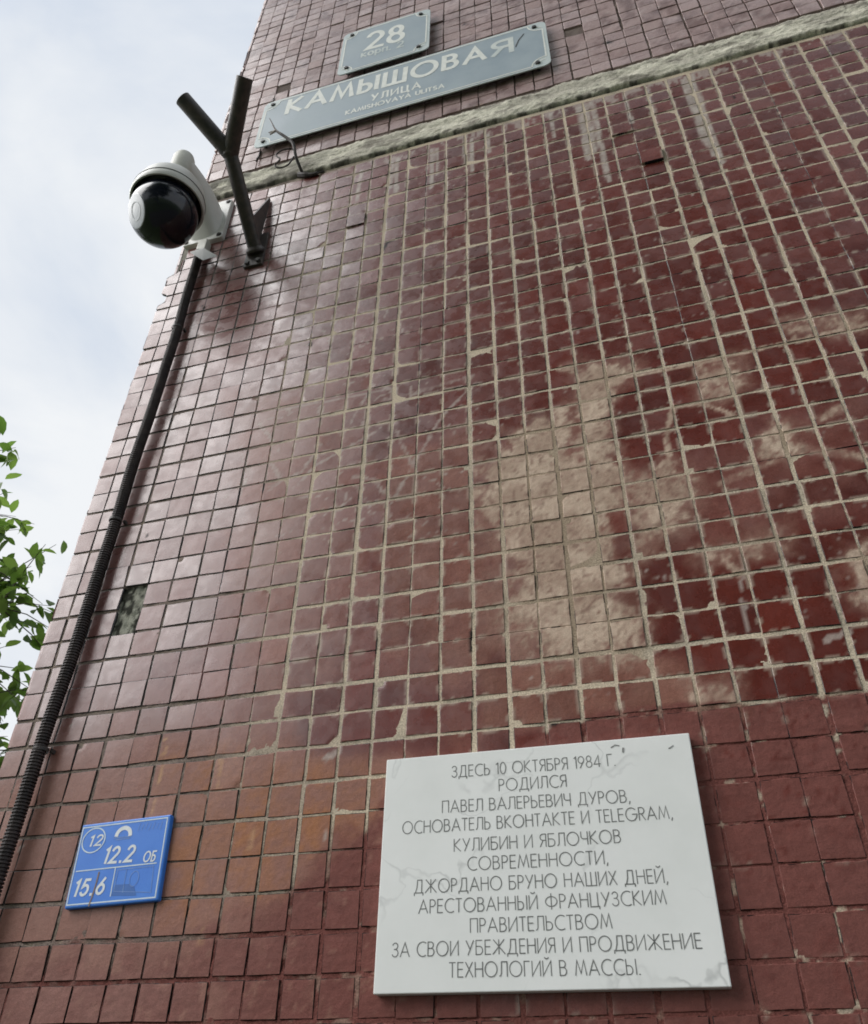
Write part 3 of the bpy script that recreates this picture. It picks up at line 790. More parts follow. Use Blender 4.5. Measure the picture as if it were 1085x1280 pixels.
# ------------------------------------------------------------------ lettering: single line strokes laid as thin ribbons
def A(cx, cy, rx, ry, a0, a1, n=None):
    n = n or max(6, int(abs(a1 - a0) / 11))
    return [(cx + rx * cos(radians(a0 + (a1 - a0) * k / n)), cy + ry * sin(radians(a0 + (a1 - a0) * k / n))) for k in range(n + 1)]
G = {
 'А': (.78, [[(0, 0), (.39, 1), (.78, 0)], [(.13, .33), (.65, .33)]]),
 'Б': (.56, [[(.50, 1), (0, 1), (0, 0), (.28, 0)] + A(.28, .29, .27, .29, -90, 90) + [(0, .58)]]),
 'В': (.54, [[(0, 0), (0, 1), (.24, 1)] + A(.24, .77, .22, .23, 90, -90) + [(0, .54)], [(.24, .54)] + A(.26, .27, .26, .27, 90, -90) + [(0, 0)]]),
 'Г': (.42, [[(0, 0), (0, 1), (.42, 1)]]),
 'Д': (.80, [[(0, -.18), (0, 0), (.80, 0), (.80, -.18)], [(.10, 0), (.24, .42), (.28, 1), (.68, 1), (.68, 0)]]),
 'Е': (.44, [[(.44, 1), (0, 1), (0, 0), (.44, 0)], [(0, .53), (.40, .53)]]),
 'Ж': (1.0, [[(.5, 0), (.5, 1)], [(.06, 1), (.5, .53), (.94, 1)], [(0, 0), (.5, .53), (1.0, 0)]]),
 'З': (.50, [[(.02, .86)] + A(.24, .77, .22, .23, 150, -90) + [(.16, .54)], [(.24, .54)] + A(.24, .27, .26, .27, 90, -155)]),
 'И': (.66, [[(0, 1), (0, 0), (.66, 1), (.66, 0)]]),
 'Й': (.66, [[(0, 1), (0, 0), (.66, 1), (.66, 0)], A(.33, 1.28, .16, .14, 200, 340)]),
 'К': (.58, [[(0, 0), (0, 1)], [(.52, 1), (.02, .52), (.58, 0)]]),
 'Л': (.62, [[(0, .02), (.08, .05), (.14, .20), (.17, 1), (.62, 1), (.62, 0)]]),
 'М': (.86, [[(0, 0), (.16, 1), (.43, .12), (.70, 1), (.86, 0)]]),
 'Н': (.62, [[(0, 0), (0, 1)], [(.62, 0), (.62, 1)], [(0, .53), (.62, .53)]]),
 'О': (.98, [A(.49, .5, .49, .52, 90, 450, 40)]),
 'П': (.60, [[(0, 0), (0, 1), (.60, 1), (.60, 0)]]),
 'Р': (.46, [[(0, 0), (0, 1), (.20, 1)] + A(.20, .74, .25, .26, 90, -90) + [(0, .48)]]),
 'С': (.74, [A(.50, .5, .49, .52, 58, 302, 28)]),
 'Т': (.50, [[(0, 1), (.50, 1)], [(.25, 0), (.25, 1)]]),
 'У': (.62, [[(0, 1), (.33, .36)], [(.62, 1), (.16, 0)]]),
 'Ф': (.98, [[(.49, -.06), (.49, 1.08)], A(.49, .5, .47, .36, 90, 450, 36)]),
 'Х': (.60, [[(0, 0), (.58, 1)], [(.02, 1), (.60, 0)]]),
 'Ц': (.70, [[(0, 1), (0, 0), (.70, 0), (.70, -.18)], [(.58, 0), (.58, 1)]]),
 'Ч': (.54, [[(0, 1), (0, .68)] + A(.22, .64, .22, .20, 180, 270) + [(.54, .44)], [(.54, 1), (.54, 0)]]),
 'Ш': (.86, [[(0, 1), (0, 0), (.86, 0), (.86, 1)], [(.43, 0), (.43, 1)]]),
 'Ы': (.74, [[(0, 1), (0, 0), (.22, 0)] + A(.22, .29, .25, .29, -90, 90) + [(0, .58)], [(.74, 0), (.74, 1)]]),
 'Ь': (.50, [[(0, 1), (0, 0), (.22, 0)] + A(.22, .29, .27, .29, -90, 90) + [(0, .58)]]),
 'Я': (.50, [[(.50, 0), (.50, 1), (.26, 1)] + A(.26, .75, .25, .25, 90, 270) + [(.50, .50)], [(.26, .50), (0, 0)]]),
 'G': (.96, [A(.50, .5, .49, .52, 45, 360, 34) + [(.60, .5)]]),
 'L': (.40, [[(0, 1), (0, 0), (.40, 0)]]),
 'R': (.50, [[(0, 0), (0, 1), (.22, 1)] + A(.22, .75, .25, .25, 90, -90) + [(0, .50)], [(.20, .50), (.50, 0)]]),
 'I': (.0, [[(0, 0), (0, 1)]]),
 'S': (.52, [A(.26, .75, .22, .25, 45, 270) + A(.26, .25, .24, .25, 90, -140)]),
 'V': (.70, [[(0, 1), (.35, 0), (.70, 1)]]),
 'Y': (.66, [[(0, 1), (.33, .48), (.66, 1)], [(.33, .48), (.33, 0)]]),
 'U': (.62, [[(0, 1), (0, .31)] + A(.31, .31, .31, .31, 180, 360) + [(.62, 1)]]),
 '0': (.56, [A(.28, .5, .28, .51, 90, 450, 30)]),
 '1': (.18, [[(0, .86), (.18, 1), (.18, 0)]]),
 '2': (.54, [A(.27, .73, .26, .27, 165, -35) + [(0, 0), (.56, 0)]]),
 '4': (.60, [[(.46, 0), (.46, 1), (0, .24), (.60, .24)]]),
 '5': (.52, [[(.48, 1), (.12, 1), (.05, .55)] + A(.25, .32, .27, .32, 130, -150)]),
 '6': (.54, [[(.40, 1), (.06, .45)], A(.27, .30, .27, .30, 90, 450, 28)]),
 '8': (.52, [A(.26, .76, .21, .24, -90, 270, 26), A(.26, .26, .26, .26, 90, 450, 28)]),
 '9': (.54, [[(.14, 0), (.48, .55)], A(.27, .70, .27, .30, 90, 450, 28)]),
 '.': (.06, [[(0, .0), (.06, 0)]]), ',': (.08, [[(.07, .05), (0, -.16)]]),
 'к': (.42, [[(0, 0), (0, .66)], [(.38, .66), (.02, .34), (.42, 0)]]),
 'о': (.50, [A(.25, .33, .25, .34, 90, 450, 26)]),
 'р': (.48, [[(0, -.28), (0, .66)], A(.24, .33, .24, .33, 170, -170, 26)]),
 'п': (.42, [[(0, 0), (0, .66), (.42, .66), (.42, 0)]]),
 ' ': (.26, []),
}
for lat, cyr in zip('AKMTEHO', 'АКМТЕНО'):
    G[lat] = G[cyr]

def ribbon(mb, pts, w, y):
    """a flat stroke of width w along (x, z) points on the plane y, mitred at its bends"""
    P = [Vector(p) for p in pts]
    Q = [P[0]]
    for p in P[1:]:
        if (p - Q[-1]).length > 1e-6:
            Q.append(p)
    P = Q
    if len(P) < 2:
        return
    closed = (P[0] - P[-1]).length < 1e-5
    n = len(P)
    v = []
    for i in range(n):
        d0 = (P[i] - P[i - 1]) if i > 0 else ((P[-1] - P[-2]) if closed else (P[1] - P[0]))
        d1 = (P[i + 1] - P[i]) if i < n - 1 else ((P[1] - P[0]) if closed else (P[-1] - P[-2]))
        d0, d1 = d0.normalized(), d1.normalized()
        nn = Vector((-d0.y - d1.y, d0.x + d1.x))
        if nn.length < 0.15:
            nn = Vector((-d1.y, d1.x))
        nn.normalize()
        k = max(0.40, nn.dot(Vector((-d1.y, d1.x))))
        h = w / 2 / k
        c = P[i]
        if not closed and i == 0:
            c = c - d1 * w * 0.35
        if not closed and i == n - 1:
            c = c + d0 * w * 0.35
        yy = y - 0.000002 * i
        v += [(c.x + nn.x * h, yy, c.y + nn.y * h), (c.x - nn.x * h, yy, c.y - nn.y * h)]
    mb.add(v, [(2 * i, 2 * i + 1, 2 * i + 3, 2 * i + 2) for i in range(n - 1)])

def text(mb, s, x0, x1, z0, z1, cap, w, y, gap=.21, shear=0.0):
    """set s between x0 and x1, on a baseline from z0 to z1, capitals cap high"""
    adv, tot = [], 0
    for ch in s:
        gw = G[ch][0]
        adv.append(tot)
        tot += gw + gap
    tot -= gap
    sx = (x1 - x0) / tot
    c = 0
    for ch, a in zip(s, adv):
        for st in G[ch][1]:
            pts = []
            for gx, gy in st:
                X = x0 + (a + gx) * sx
                pts.append((X + gy * cap * shear, z0 + (z1 - z0) * (X - x0) / (x1 - x0) + gy * cap))
            c += 1
            ribbon(mb, pts, w, y - 0.000018 * (c % 12))

# ------------------------------------------------------------------ memorial plaque
M_MARBLE = noisy('white_veined_marble', (0.745, 0.76, 0.735), (0.80, 0.81, 0.79), 9, 0.38, spec=0.35, bump=0.04, bscale=60, rough2=0.5)
def add_veins(m):
    n, l = m.node_tree.nodes, m.node_tree.links
    b = n['Principled BSDF']
    src = b.inputs['Base Color'].links[0].from_socket
    t = n.new('ShaderNodeTexCoord')
    dn = n.new('ShaderNodeTexNoise'); dn.inputs['Scale'].default_value = 6; dn.inputs['Detail'].default_value = 5
    l.new(t.outputs['Object'], dn.inputs['Vector'])
    ad = n.new('ShaderNodeVectorMath'); ad.operation = 'MULTIPLY_ADD'
    ad.inputs[1].default_value = (.35, .35, .35)
    l.new(dn.outputs['Color'], ad.inputs[0]); l.new(t.outputs['Object'], ad.inputs[2])
    z = n.new('ShaderNodeTexNoise'); z.inputs['Scale'].default_value = 7; z.inputs['Detail'].default_value = 2
    l.new(ad.outputs[0], z.inputs['Vector'])
    s = n.new('ShaderNodeMath'); s.operation = 'SUBTRACT'; s.inputs[1].default_value = 0.5
    l.new(z.outputs['Fac'], s.inputs[0])
    a = n.new('ShaderNodeMath'); a.operation = 'ABSOLUTE'; l.new(s.outputs[0], a.inputs[0])
    r = n.new('ShaderNodeMapRange'); r.inputs[1].default_value = 0.0; r.inputs[2].default_value = 0.014
    r.inputs[3].default_value = 1.0; r.inputs[4].default_value = 0.0
    l.new(a.outputs[0], r.inputs[0])
    mk = n.new('ShaderNodeTexNoise'); mk.inputs['Scale'].default_value = 9
    l.new(t.outputs['Object'], mk.inputs['Vector'])
    r3 = n.new('ShaderNodeMapRange'); r3.inputs[1].default_value = 0.50; r3.inputs[2].default_value = 0.68
    r3.inputs[3].default_value = 0.0; r3.inputs[4].default_value = 0.6
    l.new(mk.outputs['Fac'], r3.inputs[0])
    mu = n.new('ShaderNodeMath'); mu.operation = 'MULTIPLY'
    l.new(r.outputs[0], mu.inputs[0]); l.new(r3.outputs[0], mu.inputs[1])
    mx = n.new('ShaderNodeMix'); mx.data_type = 'RGBA'
    l.new(mu.outputs[0], mx.inputs[0]); l.new(src, mx.inputs[6])
    mx.inputs[7].default_value = (0.36, 0.37, 0.36, 1)
    l.new(mx.outputs[2], b.inputs['Base Color'])
add_veins(M_MARBLE)
M_ENGRAVED = noisy('grey_engraving', (0.12, 0.125, 0.12), (0.20, 0.205, 0.195), 60, 0.8)
plaque = thing('memorial_plaque', 'white marble plaque with thin engraved lettering, low on the wall', 'plaque', (0.378, 0, 1.684))
YP = -0.0155
MB().plate([(0.1764, 1.6850), (0.5786, 1.6836), (0.5817, 1.9640), (0.1787, 1.9660)], YP, 0.001).build('slab', M_MARBLE, plaque, bevel=0.0012)
mb = MB()
for s, x0, x1, za, zb in [
    ("ЗДЕСЬ 10 ОКТЯБРЯ 1984 Г.", .2719, .4860, 1.9335, 1.9305), ("РОДИЛСЯ", .3352, .4221, 1.9106, 1.9090),
    ("ПАВЕЛ ВАЛЕРЬЕВИЧ ДУРОВ,", .2590, .4984, 1.8883, 1.8838), ("ОСНОВАТЕЛЬ ВКОНТАКТЕ И TELEGRAM,", .2056, .5455, 1.8653, 1.8608),
    ("КУЛИБИН И ЯБЛОЧКОВ", .2749, .4817, 1.8392, 1.8370), ("СОВРЕМЕННОСТИ,", .2923, .4637, 1.8161, 1.8140),
    ("ДЖОРДАНО БРУНО НАШИХ ДНЕЙ,", .2238, .5291, 1.7930, 1.7897), ("АРЕСТОВАННЫЙ ФРАНЦУЗСКИМ", .2302, .5240, 1.7697, 1.7672),
    ("ПРАВИТЕЛЬСТВОМ", .2948, .4605, 1.7463, 1.7448), ("ЗА СВОИ УБЕЖДЕНИЯ И ПРОДВИЖЕНИЕ", .1983, .5550, 1.7234, 1.7212),
    ("ТЕХНОЛОГИЙ В МАССЫ.", .2691, .4858, 1.7005, 1.6978)]:
    text(mb, s, x0, x1, za, zb, .0148, .00112, YP - .0002)
mb.build('lettering', M_ENGRAVED, plaque)

M_SMUDGE = noisy('dark_smudge', (0.10, 0.105, 0.10), (0.34, 0.345, 0.33), 300, 0.8)
for pts, w in (([(.4835, 1.9540), (.4885, 1.9568), (.4935, 1.9555)], .0016), ([(.4985, 1.9515), (.4975, 1.9470)], .0026), ([(.5545, 1.946), (.560, 1.949)], .0016)):
    mb = MB()
    ribbon(mb, pts, w, YP - .00035)
    mb.build('smudge', M_SMUDGE, plaque)

# ------------------------------------------------------------------ blue utility sign
M_BLUE = noisy('blue_enamel', (0.036, 0.185, 0.66), (0.050, 0.215, 0.70), 30, 0.42, spec=0.4, bump=0.03)
M_BLUE_DARK = noisy('dark_blue_patch', (0.026, 0.120, 0.40), (0.032, 0.14, 0.45), 40, 0.5)
M_PALE = noisy('pale_blue_print', (0.56, 0.68, 0.74), (0.66, 0.76, 0.80), 120, 0.6)
M_WHITEP = noisy('white_print', (0.66, 0.71, 0.73), (0.76, 0.79, 0.80), 120, 0.6)
M_BLUE_FAINT = noisy('worn_blue_print', (0.12, 0.24, 0.55), (0.20, 0.33, 0.62), 90, 0.6)
M_RUST = noisy('rust_run', (0.16, 0.13, 0.13), (0.30, 0.22, 0.16), 160, 0.8)
bs = thing('utility_sign', 'small blue metal sign with white numbers and ruled boxes, low at the left', 'sign', (-0.22, 0, 1.80))
YB = -0.0085
MB().plate([(-0.2895, 1.7985), (-0.1425, 1.8030), (-0.1490, 1.9185), (-0.2955, 1.9135)], YB, 0.001).build('plate', M_BLUE, bs, bevel=0.0022)
mb = MB()
ribbon(mb, [(-.2925, 1.9085), (-.1537, 1.9137), (-.1475, 1.8072), (-.2868, 1.8034), (-.2925, 1.9085)], .0017, YB - .0003)
ribbon(mb, [(-.2855, 1.8478), (-.1568, 1.8520)], .0015, YB - .00033)
ribbon(mb, [(-.2212, 1.8490), (-.2190, 1.8120)], .0015, YB - .00036)
ribbon(mb, A(-.2695, 1.8897, .0186, .0172, 0, 360, 40), .0017, YB - .0003)
mb.build('frame_lines', M_PALE, bs)
mb = MB()
text(mb, "1", -.2757, -.2722, 1.8818, 1.8818, .0140, .0026, YB - .0003, shear=.16)
text(mb, "2", -.2655, -.2563, 1.8822, 1.8825, .0140, .0024, YB - .0003, shear=.16)
text(mb, "12.2", -.2440, -.1985, 1.8568, 1.8572, .0205, .0036, YB - .0003, gap=.34, shear=.14)
text(mb, "ОБ", -.1790, -.1610, 1.8549, 1.8552, .0130, .0021, YB - .0003, gap=.34, shear=.10)
text(mb, "15.6", -.2800, -.2335, 1.8150, 1.8163, .0200, .0036, YB - .0003, gap=.36, shear=.12)
mb.build('lettering', M_WHITEP, bs)
mb = MB()
ribbon(mb, A(-.2212, 1.8935, .0112, .0105, 4, 176, 22), .0058, YB - .0003)
mb.build('emblem', M_WHITEP, bs)
mb = MB()
for z, a, b_ in ((1.8905, -.236, -.208), (1.8880, -.231, -.210)):
    ribbon(mb, [(a, z), (b_, z + .0008)], .0012, YB - .0003)
mb.build('emblem_print', M_BLUE_FAINT, bs)
mb = MB()
ribbon(mb, [(-.2150, 1.818), (-.2165, 1.846), (-.160, 1.848), (-.1560, 1.814), (-.2150, 1.818)], .0008, YB - .0003)
ribbon(mb, [(-.2005, 1.816), (-.2025, 1.846)], .0009, YB - .00036)
ribbon(mb, A(-.187, 1.833, .007, .010, 0, 360), .0008, YB - .0004)
mb.build('worn_diagram', M_BLUE_FAINT, bs)
mb = MB()
for k in range(7):
    ribbon(mb, [(-.1985 + k * .006, 1.898 + .001 * (k % 3)), (-.1965 + k * .006, 1.909 - .002 * (k % 2))], .0007, YB - .0003)
mb.build('worn_print', M_BLUE_FAINT, bs)
mb = MB()
mb.add([(-.2175, YB - .0002, 1.8125), (-.178, YB - .0002, 1.8110), (-.1835, YB - .0002, 1.8215), (-.1930, YB - .0002, 1.8265), (-.2160, YB - .0002, 1.8265)], [(0, 1, 2, 3, 4)])
mb.build('faded_patch', M_BLUE_DARK, bs)
mb = MB()
ribbon(mb, [(-.2467, 1.8445), (-.2468, 1.8300), (-.2480, 1.8150), (-.2500, 1.8010)], .0022, YB - .0005)
mb.build('rust_streak', M_RUST, bs)

# ------------------------------------------------------------------ street name sign and house number sign
M_SIGN = noisy('weathered_grey_blue_enamel', (0.26, 0.325, 0.37), (0.33, 0.395, 0.43), 9, 0.42, bump=0.05, bscale=40, rough2=0.55)
M_SIGN_EDGE = noisy('weathered_pale_margin', (0.46, 0.53, 0.54), (0.55, 0.61, 0.60), 20, 0.5)
M_CREAM = noisy('yellowed_white_letters', (0.68, 0.70, 0.65), (0.80, 0.81, 0.76), 60, 0.55)
M_FADED = noisy('faded_letter', (0.50, 0.56, 0.55), (0.66, 0.69, 0.65), 18, 0.55)
M_BOLT = noisy('dark_bolt', (0.02, 0.02, 0.022), (0.06, 0.055, 0.05), 300, 0.5)
M_STEEL = noisy('dark_wire', (0.030, 0.028, 0.028), (0.07, 0.06, 0.055), 200, 0.55)

def notched(x0, x1, z0, z1, inset, r, bolts, n=9):
    """inner frame outline whose corners bend round the bolts"""
    a, b, c, d = x0 + inset, x1 - inset, z0 + inset, z1 - inset
    pts = []
    for (cx, cz, s0, s1) in ((a, c, 90, 0), (b, c, 180, 90), (b, d, 270, 180), (a, d, 360, 270)):
        pts += [(cx + r * cos(radians(s0 + (s1 - s0) * k / n)), cz + r * sin(radians(s0 + (s1 - s0) * k / n))) for k in range(n + 1)]
    return pts
def sign(root, x0, x1, z0, z1, y, rad, bolts, inset, r, tilt=0.0):
    MB().plate(round_rect(x0, x1, z0, z1, rad), y, y + .0035).build('plate', M_SIGN_EDGE, root, bevel=0.0008)
    ol = notched(x0, x1, z0, z1, inset, r, bolts)
    f = MB()
    f.add([(px, y - .0004, pz) for px, pz in ol], [tuple(range(len(ol)))])
    f.build('field', M_SIGN, root)
    m = MB()
    ribbon(m, ol + [ol[0]], .0042, y - .0008)
    for (cx, cz, s0) in ((x0 + inset, z0 + inset, 0), (x1 - inset, z0 + inset, 90), (x1 - inset, z1 - inset, 180), (x0 + inset, z1 - inset, 270)):
        ribbon(m, A(cx, cz, r * .62, r * .62, s0 + 6, s0 + 84, 10), .0035, y - .0008)
    m.build('border_line', M_CREAM, root)
    for bx, bz in bolts:
        MB().lathe([(0.0001, -.0045), (.0055, -.0045), (.0072, -.002), (.0072, .0), (.0052, .0), (.0052, .02)], (bx, y, bz), (0, 1, 0), 14).build('bolt', M_BOLT, root, smooth=True)

YS = -0.019
ss = thing('street_sign', 'long grey blue street name sign with large cream Cyrillic letters above the cement seam', 'sign', (0.11, 0, 3.80))
sign(ss, -0.322, 0.541, 3.803, 4.066, YS, .022, [(-.2931, 4.043), (.5085, 4.040), (.5058, 3.826), (-.2934, 3.829)], .011, .040)
mb = MB()
text(mb, "КАМЫШОВА", -.238, .363, 3.962, 3.940, .078, .0150, YS - .0008, gap=.32, shear=.03)
text(mb, "УЛИЦА", .034, .178, 3.886, 3.879, .034, .0062, YS - .0008, gap=.40)
text(mb, "KAMISHOVAYA ULITSA", -.041, .247, 3.8470, 3.8405, .0210, .0044, YS - .0008, gap=.28)
mb.build('lettering', M_CREAM, ss)
mb = MB()
text(mb, "Я", .389, .440, 3.939, 3.937, .078, .0150, YS - .0008)
mb.build('faded_letter', M_FADED, ss)
mb = MB()
ribbon(mb, [(.452, 3.955), (.462, 3.990), (.478, 4.018)], .0032, YS - .0012)
mb.build('scratch', M_BOLT, ss)
MB().tube([(-.306, -.004, 3.81), (-.306, -.006, 3.775), (-.308, -.008, 3.752), (-.300, -.016, 3.750)], .0028, 8).build('hook', M_STEEL, ss, smooth=True)
for q in (-.29, .47):
    MB().box(q, q + .03, YS + .0037, .004, 3.85, 4.02).build('mounting_strip', M_STEEL, ss)

YN = -0.026
ns = thing('house_number_sign', 'small grey blue house number plate reading 28, above the long street name sign', 'sign', (0.06, 0, 4.10))
sign(ns, -0.088, 0.2015, 4.092, 4.371, YN, .020, [(-.0582, 4.347), (.1699, 4.345), (.1689, 4.121), (-.0594, 4.125)], .011, .036)
mb = MB()
text(mb, "28", .001, .115, 4.214, 4.205, .105, .0165, YN - .0008, gap=.26)
mb.build('lettering', M_CREAM, ns)
mb = MB()
text(mb, "корп. 2", -.014, .119, 4.168, 4.158, .036, .0062, YN - .0008, gap=.24)
mb.build('faded_lettering', M_FADED, ns)
for q in (-.07, .165):
    MB().box(q, q + .02, YN + .0037, .004, 4.14, 4.33).build('mounting_strip', M_STEEL, ns)

# ------------------------------------------------------------------ forked pipe holder
M_PIPE = noisy('dark_rusty_steel', (0.030, 0.026, 0.025), (0.075, 0.058, 0.048), 55, 0.48, bump=0.25, bscale=260, spec=0.5)
M_PIPE_IN = noisy('pipe_inside', (0.012, 0.011, 0.011), (0.03, 0.025, 0.022), 60, 0.9)
fk = thing('flag_holder', 'dark steel flag holder forking into two open pipes, bolted to the wall beside the camera', 'flag holder', (-.237, 0, 3.25))
PB, PJ = Vector((-.237, -.006, 3.296)), Vector((-.235, -.194, 3.433))
E1, E2 = Vector((-.3150, -.313, 3.515)), Vector((-.150, -.316, 3.517))
def pipe(p0, p1, r, name, hollow):
    d = (p1 - p0).normalized()
    L = (p1 - p0).length
    pr = [(0.0001, 0), (r, 0), (r, L - .001), (r - .001, L)]
    if hollow:
        pr += [(r - .0045, L), (r - .0055, L - .002), (r - .0055, L * .4), (0.0001, L * .4)]
    else:
        pr += [(0.0001, L)]
    MB().lathe(pr, p0, d, 28).build(name, M_PIPE, fk, smooth=True)
sd = (PJ - PB).normalized()
pipe(PB, PJ + sd * .012, .0175, 'stem', False)
pipe(PJ - (E1 - PJ).normalized() * .004, E1, .0195, 'socket', True)
pipe(PJ - (E2 - PJ).normalized() * .004, E2, .0195, 'socket', True)
for ax, o, r in ((sd, PB, .024), (sd, PJ - sd * .002, .0205)):
    wb = MB()
    wb.lathe([(r * .6, -.008), (r, -.003), (r * 1.02, .002), (r * .78, .010)], o + sd * .004, ax, 24)
    wb.build('weld_bead', M_PIPE, fk, smooth=True)
MB().box(-.263, -.213, -.008, .002, 3.243, 3.372).build('base_plate', M_PIPE, fk, bevel=.001)
g = MB()
gy = [(-.006, 3.345), (-.002, 3.532), (-.009, 3.532), (-.064, 3.352), (-.050, 3.333)]
v = [(-.2395, y, z) for y, z in gy] + [(-.2335, y, z) for y, z in gy]
n = len(gy)
g.add(v, [tuple(range(n)), tuple(range(2 * n - 1, n - 1, -1))] + [(i, n + i, n + (i + 1) % n, (i + 1) % n) for i in range(n)])
g.build('gusset', M_PIPE, fk, bevel=.0008)
for bx, bz in ((-.253, 3.255), (-.223, 3.255), (-.253, 3.362)):
    MB().lathe([(0.0001, -.006), (.006, -.006), (.0065, -.001), (.0065, 0)], (bx, -.008, bz), (0, 1, 0), 6).build('bolt', M_BOLT, fk)

# ------------------------------------------------------------------ surveillance camera
M_CAMW = noisy('off_white_plastic', (0.62, 0.62, 0.58), (0.70, 0.70, 0.66), 12, 0.42, spec=0.45)
M_CAMD = noisy('dirty_white_casting', (0.50, 0.50, 0.44), (0.62, 0.62, 0.56), 25, 0.5)
M_BLACK = noisy('black_ball_gloss', (0.006, 0.007, 0.012), (0.010, 0.012, 0.020), 20, 0.16, spec=0.5)
M_LENS = noisy('grey_lens_glass', (0.36, 0.38, 0.41), (0.44, 0.46, 0.48), 14, 0.3, spec=0.6)
M_LENS_RING = noisy('pale_lens_ring', (0.44, 0.46, 0.48), (0.50, 0.52, 0.54), 14, 0.3)
sc_ = thing('security_camera', 'white dome security camera with black ball on a white wall arm, upper left', 'camera', (-.405, 0, 3.40))
BC = Vector((-0.405, -.160, 3.301)); BR = .0795
# ball
# the collar: a hood, open underneath
RO = .0885
zr = .033
hood = [(RO - .006, zr + .001), (RO - .002, zr), (RO, zr + .004), (RO * .995, .048), (RO * .965, .068), (RO * .89, .094), (RO * .74, .117), (RO * .54, .134), (.036, .144), (.031, .150), (.031, .162), (.0001, .162)]
inner = [(.0001, .112), (RO * .50, .110), (RO * .72, .096), (RO * .86, .074), (RO * .935, .048), (RO - .006, zr + .001)]
MB().lathe(inner + hood[1:], BC, (0, 0, 1), 56).build('hood', M_CAMW, sc_, smooth=True)
MB().lathe([(RO * .70, .094), (RO * .845, .072), (RO * .915, .048), (RO * .93, .032), (RO * .92, .032), (RO * .90, .046), (RO * .82, .070), (RO * .68, .090)], BC, (0, 0, 1), 48).build('hood_inner_shadow', M_BLACK, sc_, smooth=True)  # black insert standing in for the shadow inside the hood
MB().lathe([(RO * .988, .0555), (RO * .996, .0560), (RO * .996, .0575), (RO * .984, .0580)], BC, (0, 0, 1), 56).build('seam_ring', M_BOLT, sc_, smooth=True)
# eye of the camera: a flat window set into a bulged rim
ld = Vector((-.52, -.65, -.55)).normalized()
prof = [(max(.0001, BR * cos(radians(a))), BR * sin(radians(a))) for a in range(-90, 91, 3)]
bm_ = MB().lathe(prof, BC, (0, 0, 1), 96)
flat = []
for p in bm_.v:                      # the ball is cut flat where the window sits
    k = (Vector(p) - BC).dot(ld) - BR * .865
    flat.append(tuple(Vector(p) - ld * k) if k > 0 else p)
bm_.v = flat
bm_.build('camera_ball', M_BLACK, sc_, smooth=True)
MB().lathe([(.0001, BR * .885), (.036, BR * .885), (.0392, BR * .878), (.0402, BR * .862), (.0402, BR * .80)], BC, ld, 40).build('lens_window', M_LENS, sc_, smooth=True)
MB().lathe([(.0190, BR * .880), (.0190, BR * .893), (.0220, BR * .893), (.0220, BR * .880)], BC, ld, 36).build('lens_ring', M_LENS_RING, sc_, smooth=True)
# arm: from the wall plate up and out to the cap over the hood
def arm():
    m = MB()
    secs = []
    for t in np.linspace(0, 1, 15):
        y = -.010 - .150 * t
        zc = 3.470 + .046 * t + .020 * sin(pi * t)
        hw = .047 * (1 - t) ** 1.2 + .030 * (1 - (1 - t) ** 1.2)
        hh = .066 * (1 - t) ** 1.5 + .028 * (1 - (1 - t) ** 1.5)
        secs.append([(-.407 + hw * np.sign(cos(a)) * abs(cos(a)) ** .7, y, zc + hh * np.sign(sin(a)) * abs(sin(a)) ** .7) for a in np.linspace(0, 2 * pi, 28, endpoint=False)])
    k = 28
    m.add([p for s in secs for p in s], [(i * k + j, i * k + (j + 1) % k, (i + 1) * k + (j + 1) % k, (i + 1) * k + j) for i in range(len(secs) - 1) for j in range(k)] + [tuple(range(k)), tuple(range(14 * k + k - 1, 14 * k - 1, -1))])
    m.build('arm', M_CAMW, sc_, smooth=True)
arm()
MB().lathe([(.0001, .148), (.027, .148), (.028, .151), (.028, .240), (.024, .252), (.011, .257), (.0001, .257)], BC, (0, 0, 1), 36).build('arm_cap', M_CAMD, sc_, smooth=True)
MB().plate(round_rect(-.4625, -.3475, 3.398, 3.572, .008), -.014, .0015).build('wall_plate', M_CAMW, sc_, bevel=.002)
for bx, bz in ((-.4525, 3.410), (-.3575, 3.410), (-.4525, 3.560), (-.3575, 3.560)):
    MB().lathe([(0.0001, -.003), (.0050, -.003), (.0055, 0), (.0085, .0002), (.0085, .002)], (bx, -.0145, bz), (0, 1, 0), 6).build('screw', M_BOLT, sc_)
MB().lathe([(.010, 0), (.012, .003), (.012, .012), (.0085, .015), (.0085, .006), (.0001, .006)], (-.395, -.062, 3.438), (-.05, -.55, -.82), 20).build('cable_gland', M_CAMD, sc_, smooth=True)
MB().lathe([(.0001, .0065), (.0080, .0068)], (-.395, -.062, 3.438), (-.05, -.55, -.82), 20).build('gland_hole', M_BOLT, sc_)

jb = thing('junction_cover', 'small pale square cover hanging askew under the camera plate, over the conduit end', 'cover', (-.398, 0, 3.345))
M_TAG = noisy('pale_grey_sheet', (0.66, 0.67, 0.65), (0.74, 0.74, 0.72), 30, 0.5)
m = MB()
c4 = [Vector(p) for p in ((-.4085, -.040, 3.318), (-.3815, -.027, 3.3435), (-.3345, -.024, 3.296), (-.3580, -.042, 3.262))]
up = Vector((-.001, .003, .0035))
m.add([*c4, *[p + up for p in c4]], [(3, 2, 1, 0), (4, 5, 6, 7), (0, 1, 5, 4), (1, 2, 6, 5), (2, 3, 7, 6), (3, 0, 4, 7)])
m.build('lid', M_TAG, jb, bevel=.001)
MB().box(-.408, -.382, -.022, .0005, 3.340, 3.392).build('box', M_CAMD, jb, bevel=.002)

